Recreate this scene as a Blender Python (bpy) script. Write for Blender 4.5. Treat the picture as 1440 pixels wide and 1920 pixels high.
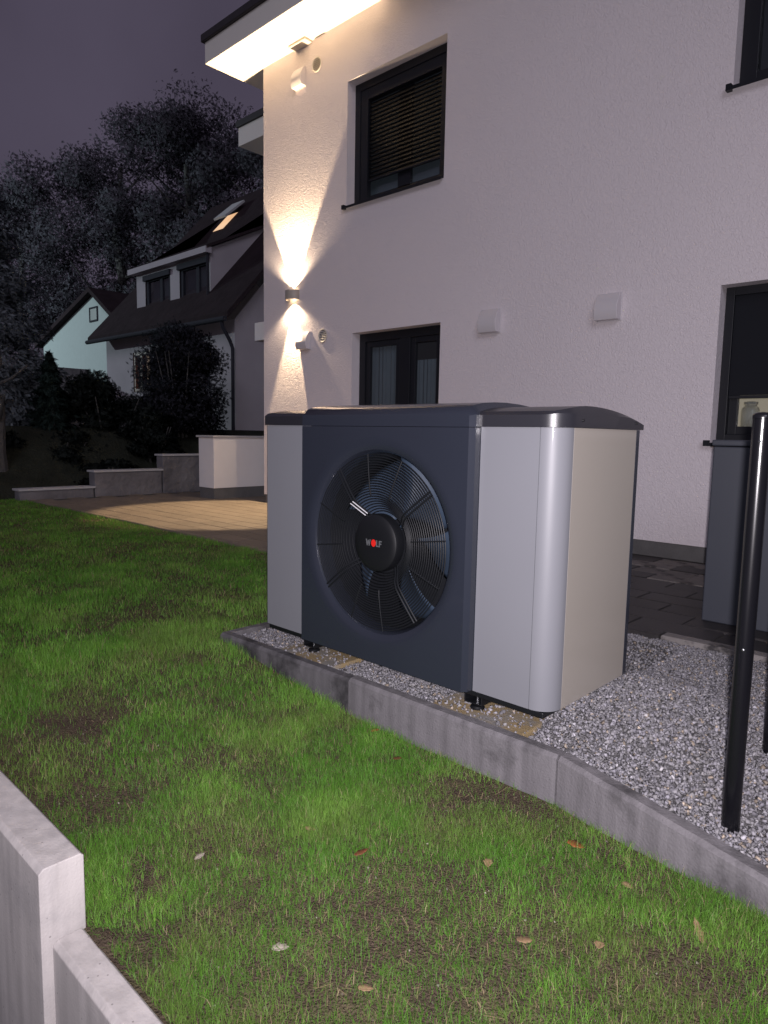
import bpy, math, random
import numpy as np
from mathutils import Vector, Matrix

# ------------------------------------------------------------------ camera, sky, lights, exposure
scene = bpy.context.scene
for o in list(bpy.data.objects):
    bpy.data.objects.remove(o, do_unlink=True)
COL = scene.collection

CAM_POS = Vector((1.2387, -2.2361, 1.0459))
YAW, PITCH, ROLL = -0.7569, 0.1140, 0.0181
cy, sy, cp, sp = math.cos(YAW), math.sin(YAW), math.cos(PITCH), math.sin(PITCH)
FWD = Vector((sy * cp, cy * cp, -sp))
r0 = Vector((cy, -sy, 0.0))
u0 = r0.cross(FWD)
RGT = math.cos(ROLL) * r0 + math.sin(ROLL) * u0
UPV = -math.sin(ROLL) * r0 + math.cos(ROLL) * u0
cam_data = bpy.data.cameras.new('camera')
cam = bpy.data.objects.new('camera', cam_data)
COL.objects.link(cam)
m = Matrix((RGT, UPV, -FWD)).transposed().to_4x4()
m.translation = CAM_POS
cam.matrix_world = m
cam_data.sensor_fit = 'HORIZONTAL'
cam_data.sensor_width = 36.0
cam_data.lens = 36.0 * 1281.75 / 1440.0
cam_data.clip_start = 0.05
cam_data.clip_end = 600.0
scene.camera = cam

# night sky: a sun far below the horizon plus the town's glow on low cloud
world = bpy.data.worlds.new('World')
scene.world = world
world.use_nodes = True
wn = world.node_tree.nodes
wl = world.node_tree.links
bg = wn['Background']
sky = wn.new('ShaderNodeTexSky')
sky.sky_type = 'NISHITA'
sky.sun_disc = False
sky.sun_elevation = math.radians(-4.0)
sky.sun_rotation = math.radians(215.0)
mixn = wn.new('ShaderNodeMix')
mixn.data_type = 'RGBA'
mixn.blend_type = 'ADD'
mixn.inputs['Factor'].default_value = 1.0
mixn.inputs[7].default_value = (0.60, 0.50, 0.76, 1.0)
wl.new(sky.outputs['Color'], mixn.inputs[6])
cl = wn.new('ShaderNodeTexNoise')
cl.inputs['Scale'].default_value = 3.0
cl.inputs['Detail'].default_value = 4.0
tcw = wn.new('ShaderNodeTexCoord')
wl.new(tcw.outputs['Generated'], cl.inputs['Vector'])
clr = wn.new('ShaderNodeMapRange')
clr.inputs['From Min'].default_value = 0.3
clr.inputs['From Max'].default_value = 0.7
clr.inputs['To Min'].default_value = 0.82
clr.inputs['To Max'].default_value = 1.12
wl.new(cl.outputs['Fac'], clr.inputs['Value'])
mulw = wn.new('ShaderNodeMix')
mulw.data_type = 'RGBA'
mulw.blend_type = 'MULTIPLY'
mulw.inputs['Factor'].default_value = 1.0
wl.new(mixn.outputs[2], mulw.inputs[6])
wl.new(clr.outputs[0], mulw.inputs[7])
wl.new(mulw.outputs[2], bg.inputs['Color'])
bg.inputs['Strength'].default_value = 0.115

sun_data = bpy.data.lights.new('moon', 'SUN')
sun_data.energy = 0.58
sun_data.angle = math.radians(25.0)
sun_data.color = (0.86, 0.86, 1.0)
sun = bpy.data.objects.new('moon', sun_data)
COL.objects.link(sun)
sun.rotation_euler = Vector((-0.60, 0.66, -0.45)).to_track_quat('-Z', 'Y').to_euler()

# the phone's own flash, held just behind the lens
fl_data = bpy.data.lights.new('phone_flash', 'SPOT')
fl_data.energy = 690.0
fl_data.color = (1.0, 0.93, 0.985)
fl_data.spot_size = math.radians(150.0)
fl_data.spot_blend = 1.0
fl_data.shadow_soft_size = 0.02
fl = bpy.data.objects.new('phone_flash', fl_data)
COL.objects.link(fl)
fl.location = CAM_POS - FWD * 0.05 + UPV * 0.03 + RGT * 0.015
fl.rotation_euler = (FWD + UPV * 0.22 + RGT * 0.08).to_track_quat('-Z', 'Y').to_euler()

scene.cycles.transparent_max_bounces = 24
scene.view_settings.view_transform = 'Standard'
scene.view_settings.look = 'None'
scene.view_settings.exposure = 0.0
scene.view_settings.gamma = 1.0
scene.view_settings.use_curve_mapping = False

rng = np.random.default_rng(11)
random.seed(5)

# ------------------------------------------------------------------ materials
MATS = {}


def new_mat(name):
    mt = bpy.data.materials.new(name)
    mt.use_nodes = True
    MATS[name] = mt
    return mt, mt.node_tree.nodes, mt.node_tree.links, mt.node_tree.nodes['Principled BSDF']


def mat(name, col, rough=0.6, metal=0.0, var=0.0, vscale=6.0, bump=0.0, bscale=60.0, bdetail=4.0, spec=0.5,
        col2=None, c2scale=2.0, c2lo=0.45, c2hi=0.65, distort=0.0, bdist=0.01, emit=None, estr=0.0, objrand=0.0,
        coat=0.0, rvar=0.0):
    mt, n, l, b = new_mat(name)
    b.inputs['Roughness'].default_value = rough
    b.inputs['Metallic'].default_value = metal
    b.inputs['Specular IOR Level'].default_value = spec
    b.inputs['Coat Weight'].default_value = coat
    b.inputs['Coat Roughness'].default_value = 0.06
    tc = n.new('ShaderNodeTexCoord')
    cur = None
    rgb = n.new('ShaderNodeRGB')
    rgb.outputs[0].default_value = (*col, 1)
    cur = rgb.outputs[0]
    if col2 is not None:
        t = n.new('ShaderNodeTexNoise')
        t.inputs['Scale'].default_value = c2scale
        t.inputs['Detail'].default_value = 6.0
        t.inputs['Roughness'].default_value = 0.62
        l.new(tc.outputs['Object'], t.inputs['Vector'])
        r = n.new('ShaderNodeMapRange')
        r.inputs['From Min'].default_value = c2lo
        r.inputs['From Max'].default_value = c2hi
        l.new(t.outputs['Fac'], r.inputs['Value'])
        mx = n.new('ShaderNodeMix')
        mx.data_type = 'RGBA'
        mx.inputs[7].default_value = (*col2, 1)
        l.new(cur, mx.inputs[6])
        l.new(r.outputs[0], mx.inputs['Factor'])
        cur = mx.outputs[2]
    if var > 0 or objrand > 0:
        hsv = n.new('ShaderNodeHueSaturation')
        l.new(cur, hsv.inputs['Color'])
        cur = hsv.outputs['Color']
        val = n.new('ShaderNodeValue')
        val.outputs[0].default_value = 1.0
        vcur = val.outputs[0]
        if var > 0:
            t = n.new('ShaderNodeTexNoise')
            t.inputs['Scale'].default_value = vscale
            t.inputs['Detail'].default_value = 5.0
            l.new(tc.outputs['Object'], t.inputs['Vector'])
            r = n.new('ShaderNodeMapRange')
            r.inputs['From Min'].default_value = 0.25
            r.inputs['From Max'].default_value = 1.0
            r.inputs['To Min'].default_value = 1 - var
            r.inputs['To Max'].default_value = 1 + var
            l.new(t.outputs['Fac'], r.inputs['Value'])
            vcur = r.outputs[0]
        if objrand > 0:
            oi = n.new('ShaderNodeObjectInfo')
            r = n.new('ShaderNodeMapRange')
            r.inputs['To Min'].default_value = 1 - objrand
            r.inputs['To Max'].default_value = 1 + objrand
            l.new(oi.outputs['Random'], r.inputs['Value'])
            mu = n.new('ShaderNodeMath')
            mu.operation = 'MULTIPLY'
            l.new(vcur, mu.inputs[0])
            l.new(r.outputs[0], mu.inputs[1])
            vcur = mu.outputs[0]
        l.new(vcur, hsv.inputs['Value'])
    l.new(cur, b.inputs['Base Color'])
    if rvar > 0:
        t = n.new('ShaderNodeTexNoise')
        t.inputs['Scale'].default_value = 3.0
        t.inputs['Detail'].default_value = 5.0
        l.new(tc.outputs['Object'], t.inputs['Vector'])
        r = n.new('ShaderNodeMapRange')
        r.inputs['To Min'].default_value = max(0.02, rough - rvar)
        r.inputs['To Max'].default_value = min(1, rough + rvar)
        l.new(t.outputs['Fac'], r.inputs['Value'])
        l.new(r.outputs[0], b.inputs['Roughness'])
    if bump > 0:
        t = n.new('ShaderNodeTexNoise')
        t.inputs['Scale'].default_value = bscale
        t.inputs['Detail'].default_value = bdetail
        t.inputs['Distortion'].default_value = distort
        l.new(tc.outputs['Object'], t.inputs['Vector'])
        bp = n.new('ShaderNodeBump')
        bp.inputs['Strength'].default_value = bump
        bp.inputs['Distance'].default_value = bdist
        l.new(t.outputs['Fac'], bp.inputs['Height'])
        l.new(bp.outputs[0], b.inputs['Normal'])
    if emit is not None:
        b.inputs['Emission Color'].default_value = (*emit, 1)
        b.inputs['Emission Strength'].default_value = estr
    return mt


mat('plaster', (0.725, 0.665, 0.69), 0.9, var=0.05, vscale=0.5, bump=1.0, bscale=30.0, bdetail=4.0, distort=1.8, bdist=0.0095, spec=0.2)
mat('plaster_smooth', (0.72, 0.69, 0.69), 0.85, var=0.03, bump=0.2, bscale=60, spec=0.2)
mat('soffit_paint', (0.78, 0.74, 0.70), 0.7, var=0.02, spec=0.3)
mat('plinth_grey', (0.12, 0.115, 0.115), 0.9, var=0.2, vscale=8, bump=0.5, bscale=90)
mat('roof_dark', (0.035, 0.03, 0.035), 0.6, var=0.2)
mat('anthracite', (0.010, 0.011, 0.015), 0.45, var=0.1, spec=0.4)
mat('blind_dark', (0.004, 0.0042, 0.0055), 0.45, spec=0.12)
mat('blind_fabric', (0.010, 0.011, 0.015), 0.8, spec=0.2)
mat('hood_metal', (0.0195, 0.0226, 0.0330), 0.24, var=0.06, vscale=2, coat=0.25, bump=0.03, bscale=500, spec=0.5)
mat('hood_top', (0.019, 0.019, 0.024), 0.34, var=0.08, vscale=3, coat=0.2, bump=0.05, bscale=400)
mat('silver_paint', (0.160, 0.163, 0.180), 0.46, var=0.03, vscale=2.5, bump=0.03, bscale=600, coat=0.03, spec=0.35, rvar=0.05)
mat('silver_side_lit', (0.305, 0.278, 0.245), 0.30, var=0.015, vscale=1.5, bump=0.03, bscale=600, coat=0.45, spec=0.5)  # silver paint with the warm light from the right put into its colour
mat('black_plastic', (0.005, 0.0055, 0.007), 0.42, spec=0.5)
mat('wire_black', (0.008, 0.009, 0.011), 0.36, spec=0.45)
mat('wire_glint', (0.55, 0.55, 0.57), 0.35)  # pale colour in place of a metal glint
mat('fan_blade', (0.034, 0.050, 0.078), 0.45, spec=0.3)
mat('duct_black', (0.010, 0.011, 0.014), 0.5)
mat('logo_grey', (0.085, 0.09, 0.095), 0.35)
mat('logo_red', (0.55, 0.016, 0.012), 0.4)
mat('zinc', (0.4, 0.41, 0.43), 0.32, metal=1.0)
mat('post_black', (0.0045, 0.0045, 0.006), 0.22, spec=0.5, rvar=0.05)
mat('box_grey', (0.036, 0.040, 0.053), 0.5, var=0.05, vscale=2, bump=0.05, bscale=300)
mat('kerb_concrete', (0.130, 0.122, 0.130), 0.9, var=0.16, vscale=9, bump=0.5, bscale=110, col2=(0.050, 0.047, 0.050), c2scale=3.2, c2lo=0.53, c2hi=0.66, bdist=0.006)
mat('wall_concrete', (0.44, 0.41, 0.40), 0.85, var=0.10, vscale=7, bump=0.3, bscale=130, col2=(0.29, 0.275, 0.28), c2scale=3.0, c2lo=0.5, c2hi=0.75, bdist=0.004)
mat('kerb_wet', (0.100, 0.094, 0.101), 0.8, var=0.18, vscale=9, bump=0.5, bscale=110, col2=(0.032, 0.030, 0.033), c2scale=2.6, c2lo=0.47, c2hi=0.58, bdist=0.006)
mat('strip_sand', (0.20, 0.19, 0.18), 0.95, var=0.15, vscale=20, bump=0.5, bscale=150, col2=(0.26, 0.19, 0.095), c2scale=7.0, c2lo=0.38, c2hi=0.55)
mat('soil', (0.095, 0.070, 0.052), 1.0, var=0.35, vscale=40, bump=1.0, bscale=140, col2=(0.12, 0.10, 0.06), c2scale=9, bdist=0.02, spec=0.1)
mat('ground_dark', (0.030, 0.032, 0.024), 1.0, var=0.4, vscale=3, bump=0.8, bscale=20, bdist=0.05, spec=0.1)
mat('gravel_base', (0.14, 0.134, 0.14), 1.0, var=0.4, vscale=80, bump=1.0, bscale=90, bdist=0.02)
mat('paver_tan', (0.155, 0.125, 0.10), 0.85, var=0.14, vscale=9, bump=0.3, bscale=120, objrand=0.12)
mat('paver_dark', (0.022, 0.019, 0.020), 0.55, var=0.3, vscale=7, bump=0.4, bscale=90, objrand=0.3)
mat('paver_light', (0.17, 0.155, 0.15), 0.75, var=0.25, vscale=7, bump=0.4, bscale=90, objrand=0.25, col2=(0.03, 0.027, 0.028), c2scale=5, c2lo=0.5, c2hi=0.6)
mat('joint_sand', (0.03, 0.027, 0.025), 1.0, var=0.3, vscale=30)
mat('vent_white', (0.60, 0.565, 0.59), 0.5, spec=0.4)
mat('vent_grille', (0.55, 0.51, 0.47), 0.5)
mat('lamp_grey', (0.38, 0.34, 0.30), 0.45)
mat('lamp_lens', (1, 0.9, 0.75), 0.3, emit=(1.0, 0.74, 0.42), estr=40.0)
mat('lit_room_wall', (0.5, 0.46, 0.38), 0.9, emit=(1.0, 0.86, 0.66), estr=0.16)  # room light put into the wall itself as a faint glow
mat('room_dark', (0.10, 0.10, 0.10), 0.9)
mat('curtain', (0.135, 0.155, 0.168), 0.9, var=0.12, vscale=5)
mat('neigh_wall', (0.38, 0.345, 0.38), 0.95, spec=0.1, var=0.12, vscale=1.2, bump=0.3, bscale=30)
mat('neigh_roof', (0.034, 0.025, 0.029), 0.95, spec=0.03, var=0.25, vscale=2.5, bump=0.6, bscale=6, bdist=0.05)
mat('neigh_trim', (0.035, 0.035, 0.045), 0.9, spec=0.05)
mat('wood_brown', (0.14, 0.05, 0.03), 0.6)
mat('lit_room', (0.5, 0.4, 0.3), 0.9, emit=(1.0, 0.70, 0.50), estr=0.26)
mat('lit_skylight', (0.5, 0.4, 0.3), 0.9, emit=(1.0, 0.60, 0.33), estr=0.75)
mat('masonry', (0.16, 0.15, 0.16), 0.95, var=0.4, vscale=2.5, bump=0.8, bscale=8, bdist=0.05)
mat('cap_stone', (0.40, 0.39, 0.40), 0.85, var=0.1)
mat('far_wall', (0.36, 0.41, 0.41), 0.9, var=0.05)
mat('bark', (0.075, 0.07, 0.068), 0.95, var=0.3, vscale=5, bump=1.0, bscale=25, bdist=0.03)
mat('jar_glass', (0.92, 0.92, 0.88), 0.03, spec=0.9)
MATS['jar_glass'].node_tree.nodes['Principled BSDF'].inputs['Transmission Weight'].default_value = 0.75


def add_pits(name, scale, lo, hi, dark):
    mt = MATS[name]
    n, l = mt.node_tree.nodes, mt.node_tree.links
    b = n['Principled BSDF']
    src = b.inputs['Base Color'].links[0].from_socket
    tc = n.new('ShaderNodeTexCoord')
    vo = n.new('ShaderNodeTexVoronoi')
    vo.inputs['Scale'].default_value = scale
    l.new(tc.outputs['Object'], vo.inputs['Vector'])
    r = n.new('ShaderNodeMapRange')
    r.inputs['From Min'].default_value = lo
    r.inputs['From Max'].default_value = hi
    r.inputs['To Min'].default_value = dark
    l.new(vo.outputs['Distance'], r.inputs['Value'])
    mx = n.new('ShaderNodeMix')
    mx.data_type = 'RGBA'
    mx.blend_type = 'MULTIPLY'
    mx.inputs['Factor'].default_value = 1.0
    l.new(src, mx.inputs[6])
    l.new(r.outputs[0], mx.inputs[7])
    l.new(mx.outputs[2], b.inputs['Base Color'])


add_pits('wall_concrete', 30.0, 0.05, 0.10, 0.55)
add_pits('kerb_concrete', 45.0, 0.05, 0.12, 0.6)


def streaks(name, strength):
    # vertical casting and run-off streaks
    mt = MATS[name]
    n, l = mt.node_tree.nodes, mt.node_tree.links
    b = n['Principled BSDF']
    src = b.inputs['Base Color'].links[0].from_socket
    tc = n.new('ShaderNodeTexCoord')
    mp = n.new('ShaderNodeMapping')
    mp.inputs['Scale'].default_value = (22.0, 22.0, 1.6)
    l.new(tc.outputs['Object'], mp.inputs['Vector'])
    t = n.new('ShaderNodeTexNoise')
    t.inputs['Scale'].default_value = 1.0
    t.inputs['Detail'].default_value = 5.0
    l.new(mp.outputs[0], t.inputs['Vector'])
    r = n.new('ShaderNodeMapRange')
    r.inputs['From Min'].default_value = 0.35
    r.inputs['From Max'].default_value = 0.65
    r.inputs['To Min'].default_value = 1.0 - strength
    r.inputs['To Max'].default_value = 1.0 + strength * 0.6
    l.new(t.outputs['Fac'], r.inputs['Value'])
    mx = n.new('ShaderNodeMix')
    mx.data_type = 'RGBA'
    mx.blend_type = 'MULTIPLY'
    mx.inputs['Factor'].default_value = 1.0
    l.new(src, mx.inputs[6])
    l.new(r.outputs[0], mx.inputs[7])
    l.new(mx.outputs[2], b.inputs['Base Color'])


streaks('kerb_concrete', 0.22)
streaks('kerb_wet', 0.22)
add_pits('kerb_wet', 45.0, 0.05, 0.12, 0.6)
streaks('wall_concrete', 0.14)


def glass_mat(name, tint, refl=0.10):
    mt, n, l, b = new_mat(name)
    n.remove(b)
    out = n['Material Output']
    tr = n.new('ShaderNodeBsdfTransparent')
    tr.inputs['Color'].default_value = (*tint, 1)
    gl = n.new('ShaderNodeBsdfGlossy')
    gl.inputs['Roughness'].default_value = 0.02
    lw = n.new('ShaderNodeFresnel')
    ge = n.new('ShaderNodeNewGeometry')
    mr = n.new('ShaderNodeMapRange')
    mr.inputs['To Min'].default_value = 1.5
    mr.inputs['To Max'].default_value = 1.0 / 1.5
    l.new(ge.outputs['Backfacing'], mr.inputs['Value'])
    l.new(mr.outputs[0], lw.inputs['IOR'])
    mx = n.new('ShaderNodeMixShader')
    l.new(lw.outputs[0], mx.inputs[0])
    l.new(tr.outputs[0], mx.inputs[1])
    l.new(gl.outputs[0], mx.inputs[2])
    l.new(mx.outputs[0], out.inputs['Surface'])
    return mt


glass_mat('pane_glass', (0.85, 0.88, 0.9))


def attr_mat(name, attr, rough=0.6, transl=0.0, spec=0.3, bend=False):
    mt, n, l, b = new_mat(name)
    a = n.new('ShaderNodeAttribute')
    a.attribute_name = attr
    b.inputs['Roughness'].default_value = rough
    b.inputs['Specular IOR Level'].default_value = spec
    l.new(a.outputs['Color'], b.inputs['Base Color'])
    if bend:
        bn = n.new('ShaderNodeAttribute')
        bn.attribute_name = 'bend'
        l.new(bn.outputs['Vector'], b.inputs['Normal'])
    if transl > 0:
        t = n.new('ShaderNodeBsdfTranslucent')
        l.new(a.outputs['Color'], t.inputs['Color'])
        mx = n.new('ShaderNodeMixShader')
        mx.inputs[0].default_value = transl
        l.new(b.outputs[0], mx.inputs[1])
        l.new(t.outputs[0], mx.inputs[2])
        l.new(mx.outputs[0], n['Material Output'].inputs['Surface'])
    return mt


attr_mat('grass_blade', 'tint', 0.55, 0.25)
attr_mat('stone_chip', 'tint', 0.75, 0.0)
attr_mat('leaf_tree', 'tint', 0.9, 0.25, 0.02, bend=True)
# each crown facet stands for a spray of leaves with gaps between them
_t = MATS['leaf_tree'].node_tree
_out = _t.nodes['Material Output']
_src = _out.inputs['Surface'].links[0].from_socket
_tr = _t.nodes.new('ShaderNodeBsdfTransparent')
_mx = _t.nodes.new('ShaderNodeMixShader')
_mx.inputs[0].default_value = 0.30
_t.links.new(_src, _mx.inputs[1])
_t.links.new(_tr.outputs[0], _mx.inputs[2])
_t.links.new(_mx.outputs[0], _out.inputs['Surface'])

# ------------------------------------------------------------------ helpers


class MB:
    def __init__(self):
        self.v = []
        self.f = []

    def add(self, vs, fs):
        k = len(self.v)
        self.v += [tuple(p) for p in vs]
        self.f += [tuple(i + k for i in f) for f in fs]
        return self

    def box(self, x0, x1, y0, y1, z0, z1):
        return self.add([(x0, y0, z0), (x1, y0, z0), (x1, y1, z0), (x0, y1, z0), (x0, y0, z1), (x1, y0, z1), (x1, y1, z1), (x0, y1, z1)],
                        [(0, 3, 2, 1), (4, 5, 6, 7), (0, 1, 5, 4), (1, 2, 6, 5), (2, 3, 7, 6), (3, 0, 4, 7)])

    def quad(self, a, b, c, d):
        return self.add([a, b, c, d], [(0, 1, 2, 3)])

    def prism(self, poly, axis, a, b):
        # poly of 2D points extruded along an axis between a and b
        def P(p, t):
            return {'x': (t, p[0], p[1]), 'y': (p[0], t, p[1]), 'z': (p[0], p[1], t)}[axis]
        n = len(poly)
        vs = [P(p, a) for p in poly] + [P(p, b) for p in poly]
        fs = [tuple(range(n)), tuple(range(2 * n - 1, n - 1, -1))]
        for i in range(n):
            j = (i + 1) % n
            fs.append((i, i + n, j + n, j))
        return self.add(vs, fs)

    def tube(self, pts, rad, seg=8, caps=True, closed=False):
        pts = [Vector(p) for p in pts]
        n = len(pts)
        rads = rad if isinstance(rad, (list, tuple)) else [rad] * n
        base = len(self.v)
        prev = None
        for i, p in enumerate(pts):
            if closed:
                d = pts[(i + 1) % n] - pts[i - 1]
            else:
                d = pts[min(i + 1, n - 1)] - pts[max(i - 1, 0)]
            d.normalize()
            if prev is None:
                ref = Vector((0, 0, 1)) if abs(d.z) < 0.9 else Vector((1, 0, 0))
                s = d.cross(ref).normalized()
            else:
                s = (prev - d * prev.dot(d)).normalized()
            prev = s
            t = d.cross(s)
            for k in range(seg):
                a = 2 * math.pi * k / seg
                self.v.append(tuple(p + rads[i] * (math.cos(a) * s + math.sin(a) * t)))
        rng_n = n if closed else n - 1
        for i in range(rng_n):
            j = (i + 1) % n
            for k in range(seg):
                k2 = (k + 1) % seg
                self.f.append((base + i * seg + k, base + i * seg + k2, base + j * seg + k2, base + j * seg + k))
        if caps and not closed:
            self.f.append(tuple(base + k for k in range(seg))[::-1])
            self.f.append(tuple(base + (n - 1) * seg + k for k in range(seg)))
        return self

    def lathe(self, prof, c, axis='z', seg=32, cap=True):
        # prof: list of (radius, height)
        base = len(self.v)
        for r, h in prof:
            for k in range(seg):
                a = 2 * math.pi * k / seg
                if axis == 'z':
                    self.v.append((c[0] + r * math.cos(a), c[1] + r * math.sin(a), c[2] + h))
                else:
                    self.v.append((c[0] + r * math.cos(a), c[1] + h, c[2] + r * math.sin(a)))
        for i in range(len(prof) - 1):
            for k in range(seg):
                k2 = (k + 1) % seg
                self.f.append((base + i * seg + k, base + i * seg + k2, base + (i + 1) * seg + k2, base + (i + 1) * seg + k))
        if cap:
            self.f.append(tuple(base + k for k in range(seg))[::-1])
            self.f.append(tuple(base + (len(prof) - 1) * seg + k for k in range(seg)))
        return self

    def build(self, name, material, parent=None, bevel=0.0, smooth=False, fixn=True):
        me = bpy.data.meshes.new(name)
        me.from_pydata(self.v, [], self.f)
        me.update()
        if fixn:
            import bmesh
            bm = bmesh.new()
            bm.from_mesh(me)
            bmesh.ops.recalc_face_normals(bm, faces=bm.faces)
            bm.to_mesh(me)
            bm.free()
        o = bpy.data.objects.new(name, me)
        COL.objects.link(o)
        me.materials.append(MATS[material])
        if smooth:
            for p in me.polygons:
                p.use_smooth = True
            me.set_sharp_from_angle(angle=math.radians(35))
        if bevel > 0:
            b = o.modifiers.new('bevel', 'BEVEL')
            b.width = bevel
            b.segments = 2
            b.limit_method = 'ANGLE'
            b.angle_limit = math.radians(40)
        if parent is not None:
            o.parent = parent
            o.matrix_parent_inverse = parent.matrix_world.inverted()
        return o


def empty(name, loc=(0, 0, 0)):
    o = bpy.data.objects.new(name, None)
    COL.objects.link(o)
    o.location = loc
    o.matrix_world = Matrix.Translation(Vector(loc))
    o.empty_display_size = 0.1
    return o


def tag(o, label, cat, group=None):
    o['label'] = label
    o['category'] = cat
    if group:
        o['group'] = group
    return o


def struct(o, label=None):
    o['kind'] = 'structure'
    if label:
        o['label'] = label
    return o


def np_mesh(name, verts, faces, material, tint=None, parent=None, smooth=False, bend=None):
    """verts (N,3), faces (M,k) with constant k, tint (N,3) per vertex"""
    me = bpy.data.meshes.new(name)
    nv, nf, k = len(verts), len(faces), faces.shape[1]
    me.vertices.add(nv)
    me.vertices.foreach_set('co', np.ascontiguousarray(verts, dtype=np.float32).ravel())
    me.loops.add(nf * k)
    me.loops.foreach_set('vertex_index', np.ascontiguousarray(faces, dtype=np.int32).ravel())
    me.polygons.add(nf)
    me.polygons.foreach_set('loop_start', np.arange(0, nf * k, k, dtype=np.int32))
    me.polygons.foreach_set('loop_total', np.full(nf, k, dtype=np.int32))
    me.update(calc_edges=True)
    if tint is not None:
        a = me.color_attributes.new('tint', 'FLOAT_COLOR', 'POINT')
        c = np.ones((nv, 4), dtype=np.float32)
        c[:, :3] = tint
        a.data.foreach_set('color', c.ravel())
    if bend is not None:
        a = me.attributes.new('bend', 'FLOAT_VECTOR', 'POINT')
        a.data.foreach_set('vector', np.ascontiguousarray(bend, dtype=np.float32).ravel())
    me.materials.append(MATS[material])
    o = bpy.data.objects.new(name, me)
    COL.objects.link(o)
    if smooth:
        me.polygons.foreach_set('use_smooth', np.ones(nf, dtype=bool))
    if parent is not None:
        o.parent = parent
        o.matrix_parent_inverse = parent.matrix_world.inverted()
    return o


def sm(a, b, x):
    t = np.clip((np.asarray(x, dtype=float) - a) / (b - a), 0, 1)
    return t * t * (3 - 2 * t)


_perm = np.random.default_rng(3).random((256, 256))


def vnoise(x, y):
    xi, yi = np.floor(x).astype(int), np.floor(y).astype(int)
    fx, fy = x - xi, y - yi
    fx, fy = fx * fx * (3 - 2 * fx), fy * fy * (3 - 2 * fy)
    g = lambda i, j: _perm[i % 256, j % 256]
    return (g(xi, yi) * (1 - fx) + g(xi + 1, yi) * fx) * (1 - fy) + (g(xi, yi + 1) * (1 - fx) + g(xi + 1, yi + 1) * fx) * fy


def fbm(x, y, o=4):
    s, a, t = 0, 0.5, 0
    for i in range(o):
        s = s + a * vnoise(x * 2 ** i + 17.3 * i, y * 2 ** i + 5.1 * i)
        t += a
        a *= 0.55
    return s / t


# ------------------------------------------------------------------ terrain
YW = 4.447           # front of the house wall
PAVE_Z = -0.10
PAVE_Y = 1.72
XL = -7.75           # left corner of the house


def terrain_z(x, y):
    z = np.full_like(x, -0.48)
    z = z - 1.3 * sm(-1.55, -1.75, y) * sm(-30, -20, x)
    left = sm(-10.55, -13.5, x)
    z = z + left * 1.55
    z = z + 1.4 * sm(6.5, 9.0, y) * sm(-9.5, -11, x) * (1 - left)
    z = z + sm(-25, -60, x) * 2.0
    return z


gx = np.unique(np.concatenate([np.linspace(-220, -40, 25), np.linspace(-40, -16, 25), np.linspace(-16, 6, 67), np.linspace(6, 200, 20)]))
gy = np.unique(np.concatenate([np.linspace(-200, -8, 20), np.linspace(-8, 12, 61), np.linspace(12, 40, 20), np.linspace(40, 220, 18)]))
GX, GY = np.meshgrid(gx, gy, indexing='ij')
GZ = terrain_z(GX, GY)
V = np.stack([GX.ravel(), GY.ravel(), GZ.ravel()], 1)
ni, nj = GX.shape
I, J = np.meshgrid(np.arange(ni - 1), np.arange(nj - 1), indexing='ij')
a = (I * nj + J).ravel()
Fq = np.stack([a, a + nj, a + nj + 1, a + 1], 1)
struct(np_mesh('ground', V, Fq, 'ground_dark', smooth=True))

# lawn soil ------------------------------------------------------------------
KERB_IN = 0.0


def kerb_front(x):
    # y of the kerb's outer face
    x = np.asarray(x, dtype=float)
    y = np.full_like(x, -0.118)
    return np.where(x > 0.11, -0.118 - 0.235 * (x - 0.11), y)


def lawn_z(x, y):
    d = sm(-2.5, -0.55, x)
    z = -0.117 - 0.150 * d
    z = z + 0.045 * sm(0.15, 0.95, x) * sm(-1.3, -0.3, y)
    z = z - 0.03 * sm(-0.9, -1.4, y) * d
    z = z + 0.012 * (fbm(x * 2.1 + 40, y * 2.1 + 9) - 0.5) * sm(1.7, 1.2, y)
    return z


def lawn_mask(x, y):
    in_bed = (x > -2.06) & (y > kerb_front(x) - 0.004)
    return (~in_bed) & (y < PAVE_Y - 0.012) & (y > -1.535)


lx = np.linspace(-10.6, 1.9, 260)
ly = np.linspace(-1.54, PAVE_Y - 0.004, 84)
LX, LY = np.meshgrid(lx, ly, indexing='ij')
LZ = lawn_z(LX, LY) + 0.008 * (fbm(LX * 14, LY * 14) - 0.5)
V = np.stack([LX.ravel(), LY.ravel(), LZ.ravel()], 1)
ni, nj = LX.shape
I, J = np.meshgrid(np.arange(ni - 1), np.arange(nj - 1), indexing='ij')
cxm, cym = (LX[:-1, :-1] + LX[1:, 1:]) / 2, (LY[:-1, :-1] + LY[1:, 1:]) / 2
keep = ~((cxm > -1.95) & (cym > kerb_front(cxm) + 0.12))
a = (I * nj + J)[keep]
struct(np_mesh('lawn_soil', V, np.stack([a, a + nj, a + nj + 1, a + 1], 1), 'soil', smooth=True))

# ------------------------------------------------------------------ terrace paving
terr = MB()
terr.box(-10.25, -3.4, PAVE_Y + 0.012, YW + 0.1, -0.30, -0.112)
terr.box(-3.4, 3.2, PAVE_Y + 0.012, YW + 0.1, -0.30, -0.112)
terr.box(-10.25, XL, YW + 0.1, 6.2, -0.30, -0.112)
terrace = struct(terr.build('terrace', 'joint_sand'))


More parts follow.
